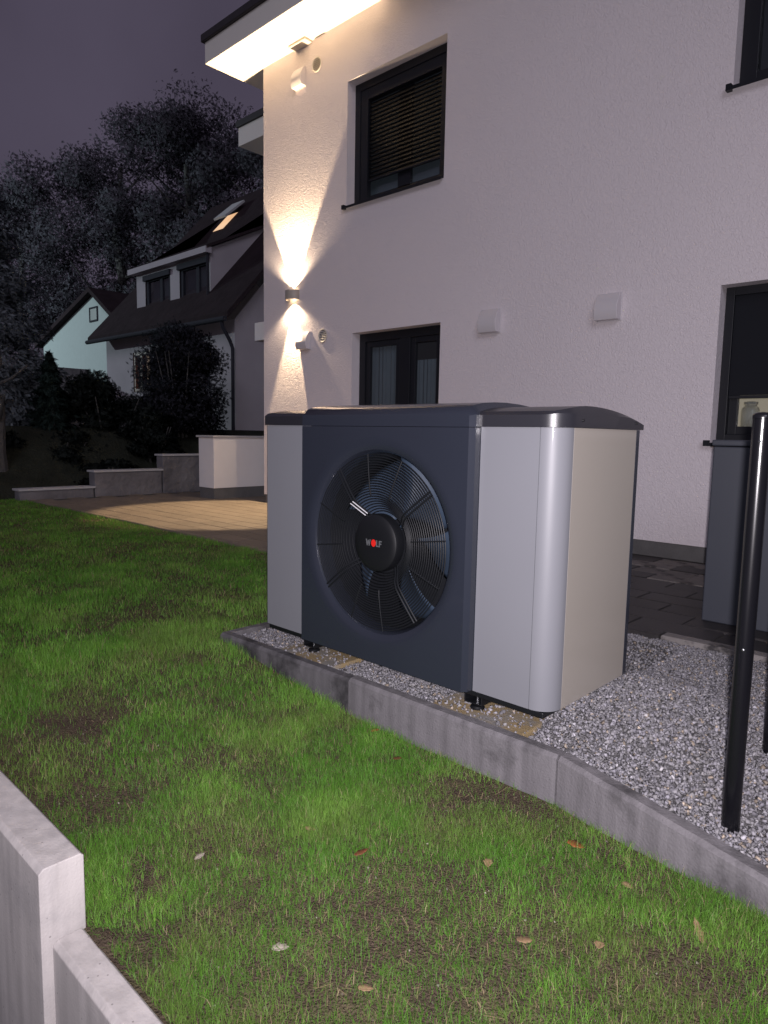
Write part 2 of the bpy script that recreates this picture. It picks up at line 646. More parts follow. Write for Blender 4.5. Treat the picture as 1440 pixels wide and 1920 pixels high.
def paver_mesh(nm, w, d, h, matname):
    b = 0.006
    mb = MB()
    x0, x1, y0, y1 = 0, w, 0, d
    vs = [(x0, y0, -h), (x1, y0, -h), (x1, y1, -h), (x0, y1, -h), (x0, y0, -b), (x1, y0, -b), (x1, y1, -b), (x0, y1, -b),
          (x0 + b, y0 + b, 0), (x1 - b, y0 + b, 0), (x1 - b, y1 - b, 0), (x0 + b, y1 - b, 0)]
    fs = [(8, 9, 10, 11)]
    for i in range(4):
        j = (i + 1) % 4
        fs += [(i, j, j + 4, i + 4), (i + 4, j + 4, j + 8, i + 8)]
    me = bpy.data.meshes.new(nm)
    me.from_pydata(vs, [], fs)
    me.materials.append(MATS[matname])
    return me


PW, PD = 0.50, 0.25
pm_tan = paver_mesh('paver', PW - 0.008, PD - 0.008, 0.05, 'paver_tan')
pm_dark = paver_mesh('paver', PW - 0.008, PD - 0.008, 0.05, 'paver_dark')
pm_light = paver_mesh('paver', PW - 0.008, PD - 0.008, 0.05, 'paver_light')


def put_paver(me, x, y, dz=0.0):
    o = bpy.data.objects.new('paver', me)
    COL.objects.link(o)
    o.location = (x, y, PAVE_Z + dz)
    o.rotation_euler = (random.uniform(-.002, .002), random.uniform(-.002, .002), 0)
    o.parent = terrace


rows = 0
yy = PAVE_Y + 0.10
r = 0
while yy < 6.0:
    off = (r % 2) * PW / 2
    if yy < YW - 0.05:
        xx = -10.25 + off
        while xx < -3.7:
            put_paver(pm_tan, xx, yy, random.uniform(-.0015, .0015))
            xx += PW
        xx = -2.0 + off
        while xx < 2.0:
            if yy + PD < YW + 0.05:
                lightp = random.random() < 0.30
                put_paver(pm_light if lightp else pm_dark, xx, yy, random.uniform(-.004, .004))
            xx += PW
    else:
        xx = -10.25 + off
        while xx < XL - 0.5:
            put_paver(pm_tan, xx, yy, random.uniform(-.0015, .0015))
            xx += PW
    yy += PD
    r += 1
# edging stones along the terrace edge
em_t = paver_mesh('edging_stone', 0.992, 0.094, 0.16, 'paver_tan')
em_d = paver_mesh('edging_stone', 0.992, 0.094, 0.16, 'paver_dark')
em_l = paver_mesh('edging_stone', 0.992, 0.094, 0.16, 'paver_light')
for i in range(13):
    x = -10.25 + i
    if -3.4 < x < -2.3:
        continue
    me = em_t if x < -3 else (em_l if i % 3 == 1 else em_d)
    o = bpy.data.objects.new('edging_stone', me)
    COL.objects.link(o)
    o.location = (x, PAVE_Y, PAVE_Z + 0.004 + random.uniform(-.003, .003))
    o.parent = terrace

# ------------------------------------------------------------------ gravel bed


def gravel_z(x, y):
    base = -0.128
    drop = 0.050 * sm(0.1, 1.0, x) * sm(0.9, -0.2, y)
    mound = 0.085 * sm(-0.22, -0.02, x) * sm(0.02, 0.25, y) * sm(1.1, 0.1, x) * sm(1.2, 0.7, y)
    return base - drop + mound + 0.014 * (fbm(x * 5, y * 5) - 0.5)


def bed_mask(x, y):
    return (x > -1.98) & (x < 2.0) & (y > kerb_front(x) + 0.055) & (y < PAVE_Y - 0.005)


bx = np.linspace(-1.99, 2.0, 90)
by = np.linspace(-0.62, PAVE_Y - 0.002, 60)
BX, BY = np.meshgrid(bx, by, indexing='ij')
BZ = gravel_z(BX, BY) - 0.012
V = np.stack([BX.ravel(), BY.ravel(), BZ.ravel()], 1)
ni, nj = BX.shape
I, J = np.meshgrid(np.arange(ni - 1), np.arange(nj - 1), indexing='ij')
cxm, cym = (BX[:-1, :-1] + BX[1:, 1:]) / 2, (BY[:-1, :-1] + BY[1:, 1:]) / 2
keep = cym > kerb_front(cxm) + 0.03
a = (I * nj + J)[keep]
struct(np_mesh('gravel_bed', V, np.stack([a, a + nj, a + nj + 1, a + 1], 1), 'gravel_base', smooth=True))

cube = np.array([(-1, -1, -1), (1, -1, -1), (1, 1, -1), (-1, 1, -1), (-1, -1, 1), (1, -1, 1), (1, 1, 1), (-1, 1, 1)], float)
cf = np.array([(0, 3, 2, 1), (4, 5, 6, 7), (0, 1, 5, 4), (1, 2, 6, 5), (2, 3, 7, 6), (3, 0, 4, 7)])


def rand_rot(n, g):
    q = g.normal(size=(n, 4))
    q /= np.linalg.norm(q, axis=1)[:, None]
    w, x, y, z = q.T
    return np.stack([np.stack([1 - 2 * (y * y + z * z), 2 * (x * y - z * w), 2 * (x * z + y * w)], 1),
                     np.stack([2 * (x * y + z * w), 1 - 2 * (x * x + z * z), 2 * (y * z - x * w)], 1),
                     np.stack([2 * (x * z - y * w), 2 * (y * z + x * w), 1 - 2 * (x * x + y * y)], 1)], 1)


def chips(px, py, pz, size, tint, g, name, flat=0.6):
    n = len(px)
    loc = cube[None] * (0.45 + 0.55 * g.random((n, 8, 3)))
    loc = loc * size[:, None, None] * np.stack([np.ones(n), 0.6 + 0.4 * g.random(n), flat * (0.6 + 0.5 * g.random(n))], 1)[:, None, :]
    tiltR = rand_rot(n, g)
    v = np.einsum('nij,nkj->nki', tiltR, loc)
    v += np.stack([px, py, pz], 1)[:, None, :]
    f = (cf[None] + (np.arange(n) * 8)[:, None, None]).reshape(-1, 4)
    o = np_mesh(name, v.reshape(-1, 3), f, 'stone_chip', np.repeat(tint, 8, axis=0))
    return o


n = 98000
px = rng.uniform(-1.98, 1.05, n)
py = rng.uniform(-0.55, PAVE_Y, n)
k = bed_mask(px, py)
# nothing inside the slab strips or far under the unit
strip = ((px > -1.60) & (px < -1.18) | (px > -0.55) & (px < -0.10)) & (py > -0.07) & (py < 0.35)
under = (px > -1.72) & (px < -0.1) & (py > 0.45) & (py < 1.6)
k &= ~(strip & (rng.random(n) < 0.90)) & ~(under & (rng.random(n) < 0.7))
px, py = px[k], py[k]
n = len(px)
size = 0.0042 + 0.0066 * rng.random(n) ** 2.0
pz = gravel_z(px, py) + rng.uniform(-0.006, 0.007, n)
onst = ((px > -1.60) & (px < -1.18) | (px > -0.55) & (px < -0.10)) & (py > -0.07) & (py < 0.35)
pz = np.where(onst, -0.1045 + size * 0.4, pz)
g0 = 0.125 + 0.15 * rng.random(n) ** 1.4
tint = np.stack([g0 * 1.0, g0 * 0.965, g0 * (0.99 + 0.10 * rng.random(n))], 1)
wrm = rng.random(n) < 0.05
tint[wrm] = np.stack([g0[wrm] * 1.35, g0[wrm] * 1.12, g0[wrm] * 0.9], 1)
brt = rng.random(n) < 0.04
tint[brt] *= 1.6
go = chips(px, py, pz, size, tint, rng, 'gravel')
go['kind'] = 'stuff'
go['label'] = 'crushed grey stone chippings filling the bed around the heat pump'

# concrete strips that carry the unit
for (x0, x1, lab) in ((-1.60, -1.18, 'sandy concrete strip under the left foot of the heat pump'), (-0.55, -0.10, 'sandy concrete strip under the right foot of the heat pump')):
    mb = MB()
    xs = np.linspace(x0, x1, 9)
    poly = []
    for i in range(9):
        poly.append((xs[i], -0.055 + random.uniform(-.012, .012)))
    poly += [(x1, 0.36), (x0, 0.36)]
    mb.prism(poly, 'z', -0.25, -0.104)
    tag(mb.build('concrete_strip', 'strip_sand', bevel=0.006), lab, 'concrete strip', 'foundation strips')

# kerb stones -----------------------------------------------------------------
KT = 0.062


def kerb(p0, p1, z0, z1, label, km='kerb_concrete'):
    p0, p1 = Vector(p0), Vector(p1)
    d = (p1 - p0).normalized()
    nrm = Vector((-d.y, d.x))
    e = empty('kerb_stone', ((p0.x + p1.x) / 2, (p0.y + p1.y) / 2, -0.3))
    # body
    prof = [(0, -0.36), (0, -0.014), (0.014, 0.0), (KT - 0.006, 0.0), (KT, -0.006), (KT, -0.36)]
    segs = 14
    mb = MB()
    vs = []
    for s in range(segs + 1):
        t = s / segs
        c = p0 + (p1 - p0) * t
        zt = z0 + (z1 - z0) * t
        for (o_, h) in prof:
            jit = random.uniform(-.0012, .0012)
            w = c + nrm * (o_ + jit)
            vs.append((w.x, w.y, zt + h + random.uniform(-.001, .001)))
    m_ = len(prof)
    fs = []
    for s in range(segs):
        for q in range(m_ - 1):
            fs.append((s * m_ + q, s * m_ + q + 1, (s + 1) * m_ + q + 1, (s + 1) * m_ + q))
    fs.append(tuple(range(m_)))
    fs.append(tuple(segs * m_ + q for q in range(m_))[::-1])
    mb.add(vs, fs)
    o = mb.build('kerb_stone', km, smooth=False)
    bpy.data.objects.remove(e)
    tag(o, label, 'kerb stone', 'concrete kerb stones along the gravel')
    return o


kerb((-2.035, -0.112), (-0.975, -0.112), -0.098, -0.090, 'concrete kerb stone at the far left end of the gravel edge', 'kerb_wet')
kerb((-0.968, -0.118), (0.104, -0.118), -0.082, -0.082, 'middle concrete kerb stone in front of the right foot of the heat pump')
kerb((0.112, -0.118), (1.12, -0.355), -0.082, -0.135, 'angled concrete kerb stone in front of the round black post')
# short return at the left end of the bed
mbk = MB().box(-2.035, -1.985, -0.054, 1.5, -0.4, -0.095)
tag(mbk.build('kerb_stone', 'kerb_concrete', bevel=0.006), 'concrete kerb return running back beside the left end of the heat pump', 'kerb stone', 'concrete kerb stones along the gravel')

# ------------------------------------------------------------------ garden wall blocks at the lawn's near edge


def wall_block(x0, x1, y0, y1, z0, z1, label):
    mb = MB()
    b = 0.013
    # chamfered block
    mb.prism([(y0, z0), (y1, z0), (y1, z1 - b * .6), (y1 - b * .6, z1), (y0 + b, z1), (y0, z1 - b)], 'x', x0, x1)
    o = mb.build('concrete_wall_block', 'wall_concrete', bevel=0.0025)
    tag(o, label, 'wall block', 'concrete wall blocks at the lawn edge')
    return o


wall_block(-2.6, -0.508, -1.648, -1.532, -2.2, -0.080, 'tall pale concrete wall block at the lower left corner')
wall_block(-0.498, 0.75, -1.624, -1.542, -2.2, -0.283, 'low concrete wall block sunk level with the lawn below the tall block')

# ------------------------------------------------------------------ house
house = empty('white_house', (-3.0, YW + 2, -0.1))
tag(house, 'modern white rendered two storey house with wide lit eaves', 'house')
XR = 4.6
ZSOF = 6.50
REV = 0.145
openings = [  # x0,x1,z0,z1
    (-5.74, -4.18, 1.02, 2.415),
    (-0.945, 0.75, 1.02, 2.43),
    (-5.885, -4.19, 4.11, 5.72),
    (-0.965, 0.75, 4.11, 5.72)]
xs = sorted({XL, XR} | {o[0] for o in openings} | {o[1] for o in openings} | set(np.round(np.linspace(XL, XR, 14), 3)))
zs = sorted({0.04, ZSOF} | {o[2] for o in openings} | {o[3] for o in openings})
mb = MB()
for i in range(len(xs) - 1):
    for j in range(len(zs) - 1):
        cx_, cz_ = (xs[i] + xs[i + 1]) / 2, (zs[j] + zs[j + 1]) / 2
        if any(o[0] < cx_ < o[1] and o[2] < cz_ < o[3] for o in openings):
            continue
        mb.quad((xs[i], YW, zs[j]), (xs[i + 1], YW, zs[j]), (xs[i + 1], YW, zs[j + 1]), (xs[i], YW, zs[j + 1]))
mb.quad((XL, YW, 0.04), (XL, YW, ZSOF), (XL, 13.5, ZSOF), (XL, 13.5, 0.04))
mb.quad((XR, YW, 0.04), (XR, 13.5, 0.04), (XR, 13.5, ZSOF), (XR, YW, ZSOF))
mb.quad((XL, 13.5, 0.04), (XL, 13.5, ZSOF), (XR, 13.5, ZSOF), (XR, 13.5, 0.04))
for (x0, x1, z0, z1) in openings:
    y1 = YW + REV + 0.12
    mb.quad((x0, YW, z0), (x0, YW, z1), (x0, y1, z1), (x0, y1, z0))
    mb.quad((x1, YW, z0), (x1, y1, z0), (x1, y1, z1), (x1, YW, z1))
    mb.quad((x0, YW, z1), (x1, YW, z1), (x1, y1, z1), (x0, y1, z1))
    mb.quad((x0, YW, z0), (x0, y1, z0), (x1, y1, z0), (x1, YW, z0))
import bmesh
wall_o = mb.build('wall', 'plaster', house, fixn=False)
bm = bmesh.new()
bm.from_mesh(wall_o.data)
bmesh.ops.remove_doubles(bm, verts=bm.verts, dist=0.0005)
bmesh.ops.recalc_face_normals(bm, faces=bm.faces)
bm.to_mesh(wall_o.data)
bm.free()
MB().box(XL + 0.012, XR - 0.012, YW + 0.014, 13.48, -0.5, 0.038).build('plinth', 'plinth_grey', house)

# roof: soffit slab, fascia, dark gutter edge
EX0, EY0 = -8.31, 3.79
mb = MB().box(EX0, XR + 0.56, EY0, 14.1, ZSOF, ZSOF + 0.30)
roof = mb.build('roof', 'soffit_paint', house, bevel=0.006)
MB().box(EX0 - 0.045, XR + 0.6, EY0 - 0.045, 14.15, ZSOF + 0.302, ZSOF + 0.41).build('roof_edge', 'roof_dark', roof, bevel=0.01)
hip = MB()
hip.add([(EX0, EY0, 6.90), (XR + .5, EY0, 6.90), (XR + .5, 14, 6.90), (EX0, 14, 6.90), (-3.5, 9, 8.4), (0.5, 9, 8.4)],
        [(0, 1, 5, 4), (1, 2, 5), (2, 3, 4, 5), (3, 0, 4)])
hip.build('roof_slope', 'roof_dark', roof)
# rear canopy at the same height and balcony slab, both reaching out to the left
MB().box(-10.45, XL - 0.56, 5.86, 9.5, ZSOF, ZSOF + 0.34).build('canopy', 'soffit_paint', roof, bevel=0.006)
MB().box(-10.49, XL - 0.57, 5.82, 9.55, ZSOF + 0.342, ZSOF + 0.46).build('canopy_edge', 'roof_dark', roof, bevel=0.01)
MB().box(-9.95, XL - 0.005, 5.86, 9.2, 2.79, 3.13).build('balcony_slab', 'plaster_smooth', house, bevel=0.006)
# soffit downlight plate
MB().box(-6.98, -6.62, YW - 0.14, YW - 0.008, ZSOF - 0.035, ZSOF - 0.003).build('soffit_vent', 'vent_grille', roof, bevel=0.004)


def ring_frame(x0, x1, z0, z1, w, ya, yb):
    mb = MB()
    mb.box(x0, x0 + w, ya, yb, z0, z1)
    mb.box(x1 - w, x1, ya, yb, z0, z1)
    mb.box(x0 + w, x1 - w, ya, yb, z1 - w, z1)
    mb.box(x0 + w, x1 - w, ya, yb, z0, z0 + w)
    return mb


def room(x0, x1, z0, z1, y0, depth, matname, win):
    mb = MB()
    mb.quad((x0, y0 + depth, z0), (x1, y0 + depth, z0), (x1, y0 + depth, z1), (x0, y0 + depth, z1))
    mb.quad((x0, y0, z0), (x0, y0 + depth, z0), (x0, y0 + depth, z1), (x0, y0, z1))
    mb.quad((x1, y0, z0), (x1, y0 + depth, z0), (x1, y0 + depth, z1), (x1, y0, z1))
    mb.quad((x0, y0, z0), (x1, y0, z0), (x1, y0 + depth, z0), (x0, y0 + depth, z0))
    mb.quad((x0, y0, z1), (x1, y0, z1), (x1, y0 + depth, z1), (x0, y0 + depth, z1))
    return mb.build('room', matname, win, fixn=False)


def sill(x0, x1, z, win, over=0.045):
    mb = MB()
    mb.prism([(YW - 0.055, z - 0.034), (YW - 0.055, z - 0.004), (YW + 0.20, z + 0.006), (YW + 0.20, z - 0.006), (YW - 0.049, z - 0.010), (YW - 0.049, z - 0.034)], 'x', x0 + 0.002, x1 - 0.002)
    mb.box(x0 - over, x0 - 0.001, YW - 0.055, YW - 0.002, z - 0.034, z + 0.020)
    return mb.build('sill', 'anthracite', win)


YF = YW + REV
# window: lower left, two casements --------------------------------------------
x0, x1, z0, z1 = openings[0]
win = ring_frame(x0 + .002, x1 - .002, z0 + .002, z1 - .002, 0.11, YF, YF + 0.09).build('window', 'anthracite', house, bevel=0.004)
win['label'] = 'dark framed two pane window just above the heat pump'
xm0, xm1 = -4.985, -4.80
MB().box(xm0, xm1, YF + 0.002, YF + 0.085, z0 + .11, z1 - .11).build('mullion', 'anthracite', win, bevel=0.006)
for (a0, a1) in ((x0 + .11, xm0), (xm1, x1 - .11)):
    s = ring_frame(a0 + .002, a1 - .002, z0 + .112, z1 - .112, 0.075, YF + 0.022, YF + 0.075).build('sash', 'anthracite', win, bevel=0.005)
    MB().box(a0 + .075, a1 - .075, YF + 0.045, YF + 0.052, z0 + .18, z1 - .18).build('pane', 'pane_glass', win)
sill(x0, x1, z0, win)
room(x0, x1, z0 - .5, z1 + .3, YF + 0.18, 2.4, 'room_dark', win)
# curtains behind the panes
for (a0, a1) in ((x0 + .01, xm0 + .02), (xm1 - .10, x1 - .01)):
    mb = MB()
    nn = 34
    vs, fs = [], []
    for i in range(nn + 1):
        xx = a0 + (a1 - a0) * i / nn
        yo = YF + 0.115 + 0.018 * math.sin(i * 1.9) + 0.008 * math.sin(i * 4.3)
        vs += [(xx, yo, z0 - .3), (xx, yo, z1 - (.40 if a0 > -5 else .08))]
    fs = [(2 * i, 2 * i + 2, 2 * i + 3, 2 * i + 1) for i in range(nn)]
    mb.add(vs, fs).build('curtain', 'curtain', win, smooth=True)

# window: upper left with half-closed slatted blind ------------------------------
x0, x1, z0, z1 = openings[2]
win = ring_frame(x0 + .002, x1 - .002, z0 + .002, z1 - .002, 0.10, YF, YF + 0.09).build('window', 'anthracite', house, bevel=0.004)
win['label'] = 'upper floor window with a dark slatted blind almost down'
MB().box(x0 + .10, x0 + .235, YF + 0.012, YF + 0.085, z0 + .1, z1 - .1).build('guide_rail', 'anthracite', win, bevel=0.004)
MB().box(x1 - .20, x1 - .10, YF + 0.012, YF + 0.085, z0 + .1, z1 - .1).build('guide_rail', 'anthracite', win, bevel=0.004)
MB().box(x0 + .235, x1 - .20, YF + 0.012, YF + 0.085, z1 - .24, z1 - .1).build('blind_box', 'anthracite', win, bevel=0.004)
xa, xb = x0 + .237, x1 - .202
zz = z1 - .25
sl_me = None
ns = 0
while zz > z0 + 0.37:
    if sl_me is None:
        mb = MB()
        prof = [(-0.010, -0.028), (-0.006, -0.012), (0.002, 0.006), (0.014, 0.027), (0.0165, 0.026), (0.0045, 0.005), (-0.0035, -0.013), (-0.0075, -0.028)]
        mb.prism(prof, 'x', xa, xb)
        o = mb.build('slat', 'blind_dark', win, smooth=True)
        sl_me = o.data
    else:
        o = bpy.data.objects.new('slat', sl_me)
        COL.objects.link(o)
        o.parent = win
        o.matrix_parent_inverse = win.matrix_world.inverted()
    o.location = (0, YF + 0.05, zz)
    zz -= 0.052
    ns += 1
MB().box(xa, xb, YF + 0.035, YF + 0.065, zz + 0.005, zz + 0.03).build('bottom_rail', 'anthracite', win, bevel=0.003)
xm = (x0 + x1) / 2
MB().box(xm - .12, xm + .10, YF + 0.092, YF + 0.135, z0 + .1, z1 - .1).build('mullion', 'anthracite', win)
MB().box(x0 + .1, x1 - .1, YF + 0.137, YF + 0.143, z0 + .1, z1 - .1).build('pane', 'pane_glass', win)
MB().box(x0 + .1, x1 - .1, YF + 0.092, YF + 0.13, z0 + .1, z0 + .16).build('sash', 'anthracite', win)
sill(x0, x1, z0, win)
mb = MB().box(x0, x1, YF + 0.150, YF + 0.155, z0 + .0, z1 + .2)
mb.build('curtain', 'curtain', win)

# window: lower right, dark roller blind with a lit gap below ---------------------
x0, x1, z0, z1 = openings[1]
win = ring_frame(x0 + .002, x1 - .002, z0 + .002, z1 - .002, 0.075, YF, YF + 0.09).build('window', 'anthracite', house, bevel=0.004)
win['label'] = 'lower right window with dark roller blind and a lit gap at its foot'
MB().box(x0 + .077, x1 - .077, YF + 0.03, YF + 0.045, 1.455, z1 - .077).build('roller_blind', 'blind_fabric', win)
MB().box(x0 + .077, x1 - .077, YF + 0.022, YF + 0.052, 1.425, 1.453).build('blind_bar', 'anthracite', win, bevel=0.004)
ring_frame(x0 + .077, x1 - .077, z0 + .077, z1 - .077, 0.075, YF + 0.056, YF + 0.11).build('sash', 'anthracite', win, bevel=0.004)
MB().box(x0 + .15, x1 - .15, YF + 0.075, YF + 0.082, z0 + .15, z1 - .15).build('pane', 'pane_glass', win)
sill(x0, x1, z0, win)
room(x0 - .6, x1 + .4, z0 - .02, z1 + .3, YF + 0.13, 1.6, 'lit_room_wall', win)
MB().box(x0 - .4, x1 + .3, YF + 0.14, YF + 0.7, z0 + .09, z0 + .13).build('inner_sill', 'vent_white', win)

# window: upper right --------------------------------------------------------------
x0, x1, z0, z1 = openings[3]
win = ring_frame(x0 + .002, x1 - .002, z0 + .002, z1 - .002, 0.14, YF, YF + 0.09).build('window', 'anthracite', house, bevel=0.004)
win['label'] = 'dark upper floor window cut off by the top right corner'
MB().box(x0 + .14, x1 - .14, YF + 0.045, YF + 0.052, z0 + .14, z1 - .14).build('pane', 'pane_glass', win)
sill(x0, x1, z0, win)
room(x0, x1, z0 - .3, z1 + .2, YF + 0.12, 2.0, 'room_dark', win)

# glass jar on the inner sill
jar = MB()
prof = [(0.055, 0), (0.075, 0.004), (0.078, 0.02), (0.078, 0.17), (0.070, 0.20), (0.052, 0.215), (0.050, 0.225), (0.060, 0.232), (0.060, 0.255), (0.02, 0.262),
        (0.02, 0.258), (0.055, 0.250), (0.046, 0.228), (0.046, 0.215), (0.065, 0.195), (0.073, 0.17), (0.073, 0.02), (0.05, 0.01)]
jar.lathe(prof, (-0.745, YF + 0.30, 1.152), 'z', 28, cap=False)
tag(jar.build('glass_jar', 'jar_glass', smooth=True), 'clear glass storage jar behind the lit window gap', 'jar')

# vent hoods ---------------------------------------------------------------------


def vent_hood(x0, x1, z0, z1, label):
    h = z1 - z0
    prof = []
    for i in range(11):
        t = i / 10
        prof.append((YW - 0.012 - 0.095 * math.sin(math.pi * (0.10 + 0.62 * t)) ** 1.1, z1 - 0.01 - (h - 0.02) * t))
    poly = [(YW - 0.008, z1 - 0.005)] + prof + [(YW - 0.008, z0 + 0.01)]
    e = empty('vent_cover', ((x0 + x1) / 2, YW, z0))
    tag(e, label, 'vent cover', 'white vent covers on the house wall')
    MB().prism(poly, 'x', x0 + .01, x1 - .01).build('hood', 'vent_white', e, bevel=0.004, smooth=True)
    MB().box(x0, x1, YW - 0.009, YW - 0.002, z0, z1).build('back_plate', 'vent_white', e, bevel=0.002)
    return e


vent_hood(-3.565, -3.295, 2.21, 2.49, 'square white vent cover on the wall right of the lower left window')
vent_hood(-2.13, -1.865, 2.21, 2.49, 'square white vent cover on the wall beside the lower right window')
vent_hood(-6.98, -6.74, 5.93, 6.20, 'white vent cover high on the wall under the eaves')
vent_hood(-6.86, -6.60, 2.25, 2.52, 'white vent cover lit from above under the wall lamp')


def round_vent(x, z, label):
    e = empty('round_vent', (x, YW, z))
    tag(e, label, 'vent', 'round vents on the house wall')
    mb = MB().lathe([(0.075, 0.0), (0.098, -0.004), (0.10, -0.014), (0.09, -0.018), (0.08, -0.012), (0.076, -0.006)], (x, YW - 0.002, z), 'y', 28, cap=False)
    mb.build('rim', 'vent_grille', e, smooth=True)
    MB().lathe([(0.078, -0.003), (0.001, -0.003)], (x, YW - 0.001, z), 'y', 24, cap=False).build('back', 'duct_black', e)
    for i in range(6):
        zz = z - 0.06 + i * 0.024
        hw = math.sqrt(max(0.0, 0.076 ** 2 - (zz - z) ** 2))
        MB().prism([(YW - 0.014, zz - 0.006), (YW - 0.006, zz + 0.009), (YW - 0.004, zz + 0.008), (YW - 0.012, zz - 0.007)], 'x', x - hw, x + hw).build('louvre', 'vent_grille', e)


round_vent(-6.34, 2.43, 'small round louvred vent left of the lower left window')
round_vent(-6.51, 6.14, 'small round louvred vent high under the eaves')

# wall lamp ------------------------------------------------------------------------


def wall_lamp(x, z, label, power):
    e = empty('wall_lamp', (x, YW, z - 0.08))
    tag(e, label, 'wall lamp')
    mb = MB()
    # half-round body open above and below
    nseg = 18
    outer, inner = [], []
    for i in range(nseg + 1):
        t = math.pi * i / nseg
        outer.append((x - 0.125 * math.cos(t), YW - 0.030 - 0.10 * math.sin(t)))
        inner.append((x - 0.118 * math.cos(t), YW - 0.030 - 0.093 * math.sin(t)))
    outer = [(x - 0.125, YW - 0.003)] + outer + [(x + 0.125, YW - 0.003)]
    inner = [(x - 0.118, YW - 0.003)] + inner + [(x + 0.118, YW - 0.003)]
    k = len(outer)
    vs = [(p[0], p[1], z - 0.068) for p in outer] + [(p[0], p[1], z + 0.068) for p in outer] + \
         [(p[0], p[1], z - 0.068) for p in inner] + [(p[0], p[1], z + 0.068) for p in inner]
    fs = []
    for i in range(k - 1):
        fs += [(i, i + 1, k + i + 1, k + i), (2 * k + i, 3 * k + i, 3 * k + i + 1, 2 * k + i + 1),
               (i, 2 * k + i, 2 * k + i + 1, i + 1), (k + i, k + i + 1, 3 * k + i + 1, 3 * k + i)]
    mb.add(vs, fs).build('body', 'lamp_grey', e, smooth=True)
    MB().box(x - 0.075, x + 0.075, YW - 0.09, YW - 0.004, z - 0.012, z + 0.012).build('bridge', 'lamp_grey', e)
    for s in (1, -1):
        MB().box(x - 0.03, x + 0.03, YW - 0.085, YW - 0.03, z + s * 0.016 - 0.003, z + s * 0.016 + 0.003).build('lens', 'lamp_lens', e)
        ld = bpy.data.lights.new('beam', 'SPOT')
        ld.energy = power * 1.5 if s > 0 else power * 0.85
        ld.color = (1.0, 0.73, 0.43)
        ld.spot_size = math.radians(64.0 if s > 0 else 58.0)
        ld.spot_blend = 0.22
        ld.shadow_soft_size = 0.018
        lo = bpy.data.objects.new('beam', ld)
        COL.objects.link(lo)
        lo.location = (x, YW - 0.042, z + s * 0.05)
        tilt = 10.0 if s > 0 else 17.0
        lo.rotation_euler = Vector((0, -math.sin(math.radians(tilt)), s * math.cos(math.radians(tilt)))).to_track_quat('-Z', 'Y').to_euler()
        lo.parent = e
        lo.matrix_parent_inverse = e.matrix_world.inverted()
    # wide faint flood out of the same openings
    for s in (1, -1):
        ld = bpy.data.lights.new('flood', 'SPOT')
        ld.energy = power * (0.08 if s > 0 else 0.05)
        ld.color = (1.0, 0.76, 0.50)
        ld.spot_size = math.radians(128)
        ld.spot_blend = 0.5
        ld.shadow_soft_size = 0.02
        lo = bpy.data.objects.new('flood', ld)
        COL.objects.link(lo)
        lo.location = (x, YW - 0.09, z + s * 0.085)
        lo.rotation_euler = Vector((0, -0.05, s)).to_track_quat('-Z', 'Y').to_euler()
        lo.parent = e
        lo.matrix_parent_inverse = e.matrix_world.inverted()
    return e


wall_lamp(-7.0, 3.07, 'small half round wall lamp shining up and down by the house corner', 1200.0)

# ------------------------------------------------------------------ heat pump
HP = empty('heat_pump', (-0.878, 0.33, -0.1))
tag(HP, 'large grey and anthracite heat pump with a round fan on the gravel', 'heat pump')
HX0, HX1, HY1, HZ1 = -1.757, 0.0, 0.665, 1.08
RC = 0.085
MX0, MX1 = -1.402, -0.355     # fan module
MYF = -0.055
FCX, FCZ, FR = -0.878, 0.557, 0.405


def vpanel(pts, z0, z1, th, name, matname):
    # thin vertical panel following a plan polyline (outer side given), thickness inwards
    pts = [Vector(p) for p in pts]
    n_ = len(pts)
    ins = []
    for i, p in enumerate(pts):
        d = (pts[min(i + 1, n_ - 1)] - pts[max(i - 1, 0)]).normalized()
        nn = Vector((-d.y, d.x))
        ins.append(p + nn * th)
    b = 0.0035
    vs, fs = [], []
    for ring, z in ((pts, z0), (pts, z1), (ins, z0), (ins, z1)):
        vs += [(p.x, p.y, z) for p in ring]
    for i in range(n_ - 1):
        fs += [(i, i + 1, n_ + i + 1, n_ + i), (2 * n_ + i, 3 * n_ + i, 3 * n_ + i + 1, 2 * n_ + i + 1),
               (n_ + i, n_ + i + 1, 3 * n_ + i + 1, 3 * n_ + i), (i, 2 * n_ + i, 2 * n_ + i + 1, i + 1)]
    fs += [(0, n_, 3 * n_, 2 * n_), (n_ - 1, 3 * n_ - 1, 4 * n_ - 1, 2 * n_ - 1)]
    return MB().add(vs, fs).build(name, matname, HP, smooth=True)


arcR = [(HX1 - RC + RC * math.sin(t), RC - RC * math.cos(t)) for t in np.linspace(0, math.pi / 2, 14)]
vpanel([(MX1 + 0.002, 0), (HX1 - RC - 0.004, 0)], 0.0, HZ1, 0.02, 'front_panel', 'silver_paint')
vpanel([(HX1 - RC - 0.0015, 0)] + arcR + [(0, RC + 0.006)], 0.0, HZ1, 0.02, 'corner_panel', 'silver_paint')
vpanel([(0.0, RC + 0.008), (0.0, HY1 - 0.03)], 0.0, HZ1, 0.02, 'side_panel', 'silver_side_lit')
vpanel([(0.001, HY1 - 0.027), (0.001, HY1)], -0.0, HZ1, 0.02, 'rear_post', 'hood_metal')
RL = 0.022
arcL = [(HX0 + RL - RL * math.cos(t), RL - RL * math.sin(t)) for t in np.linspace(0, math.pi / 2, 8)]
vpanel([(HX0, HY1), (HX0, RL)] + arcL + [(HX0 + RL + 0.002, 0)], 0.0, HZ1, 0.02, 'corner_panel', 'silver_paint')
vpanel([(HX0 + RL + 0.004, 0), (MX0 - 0.002, 0)], 0.0, HZ1, 0.02, 'front_panel', 'silver_paint')
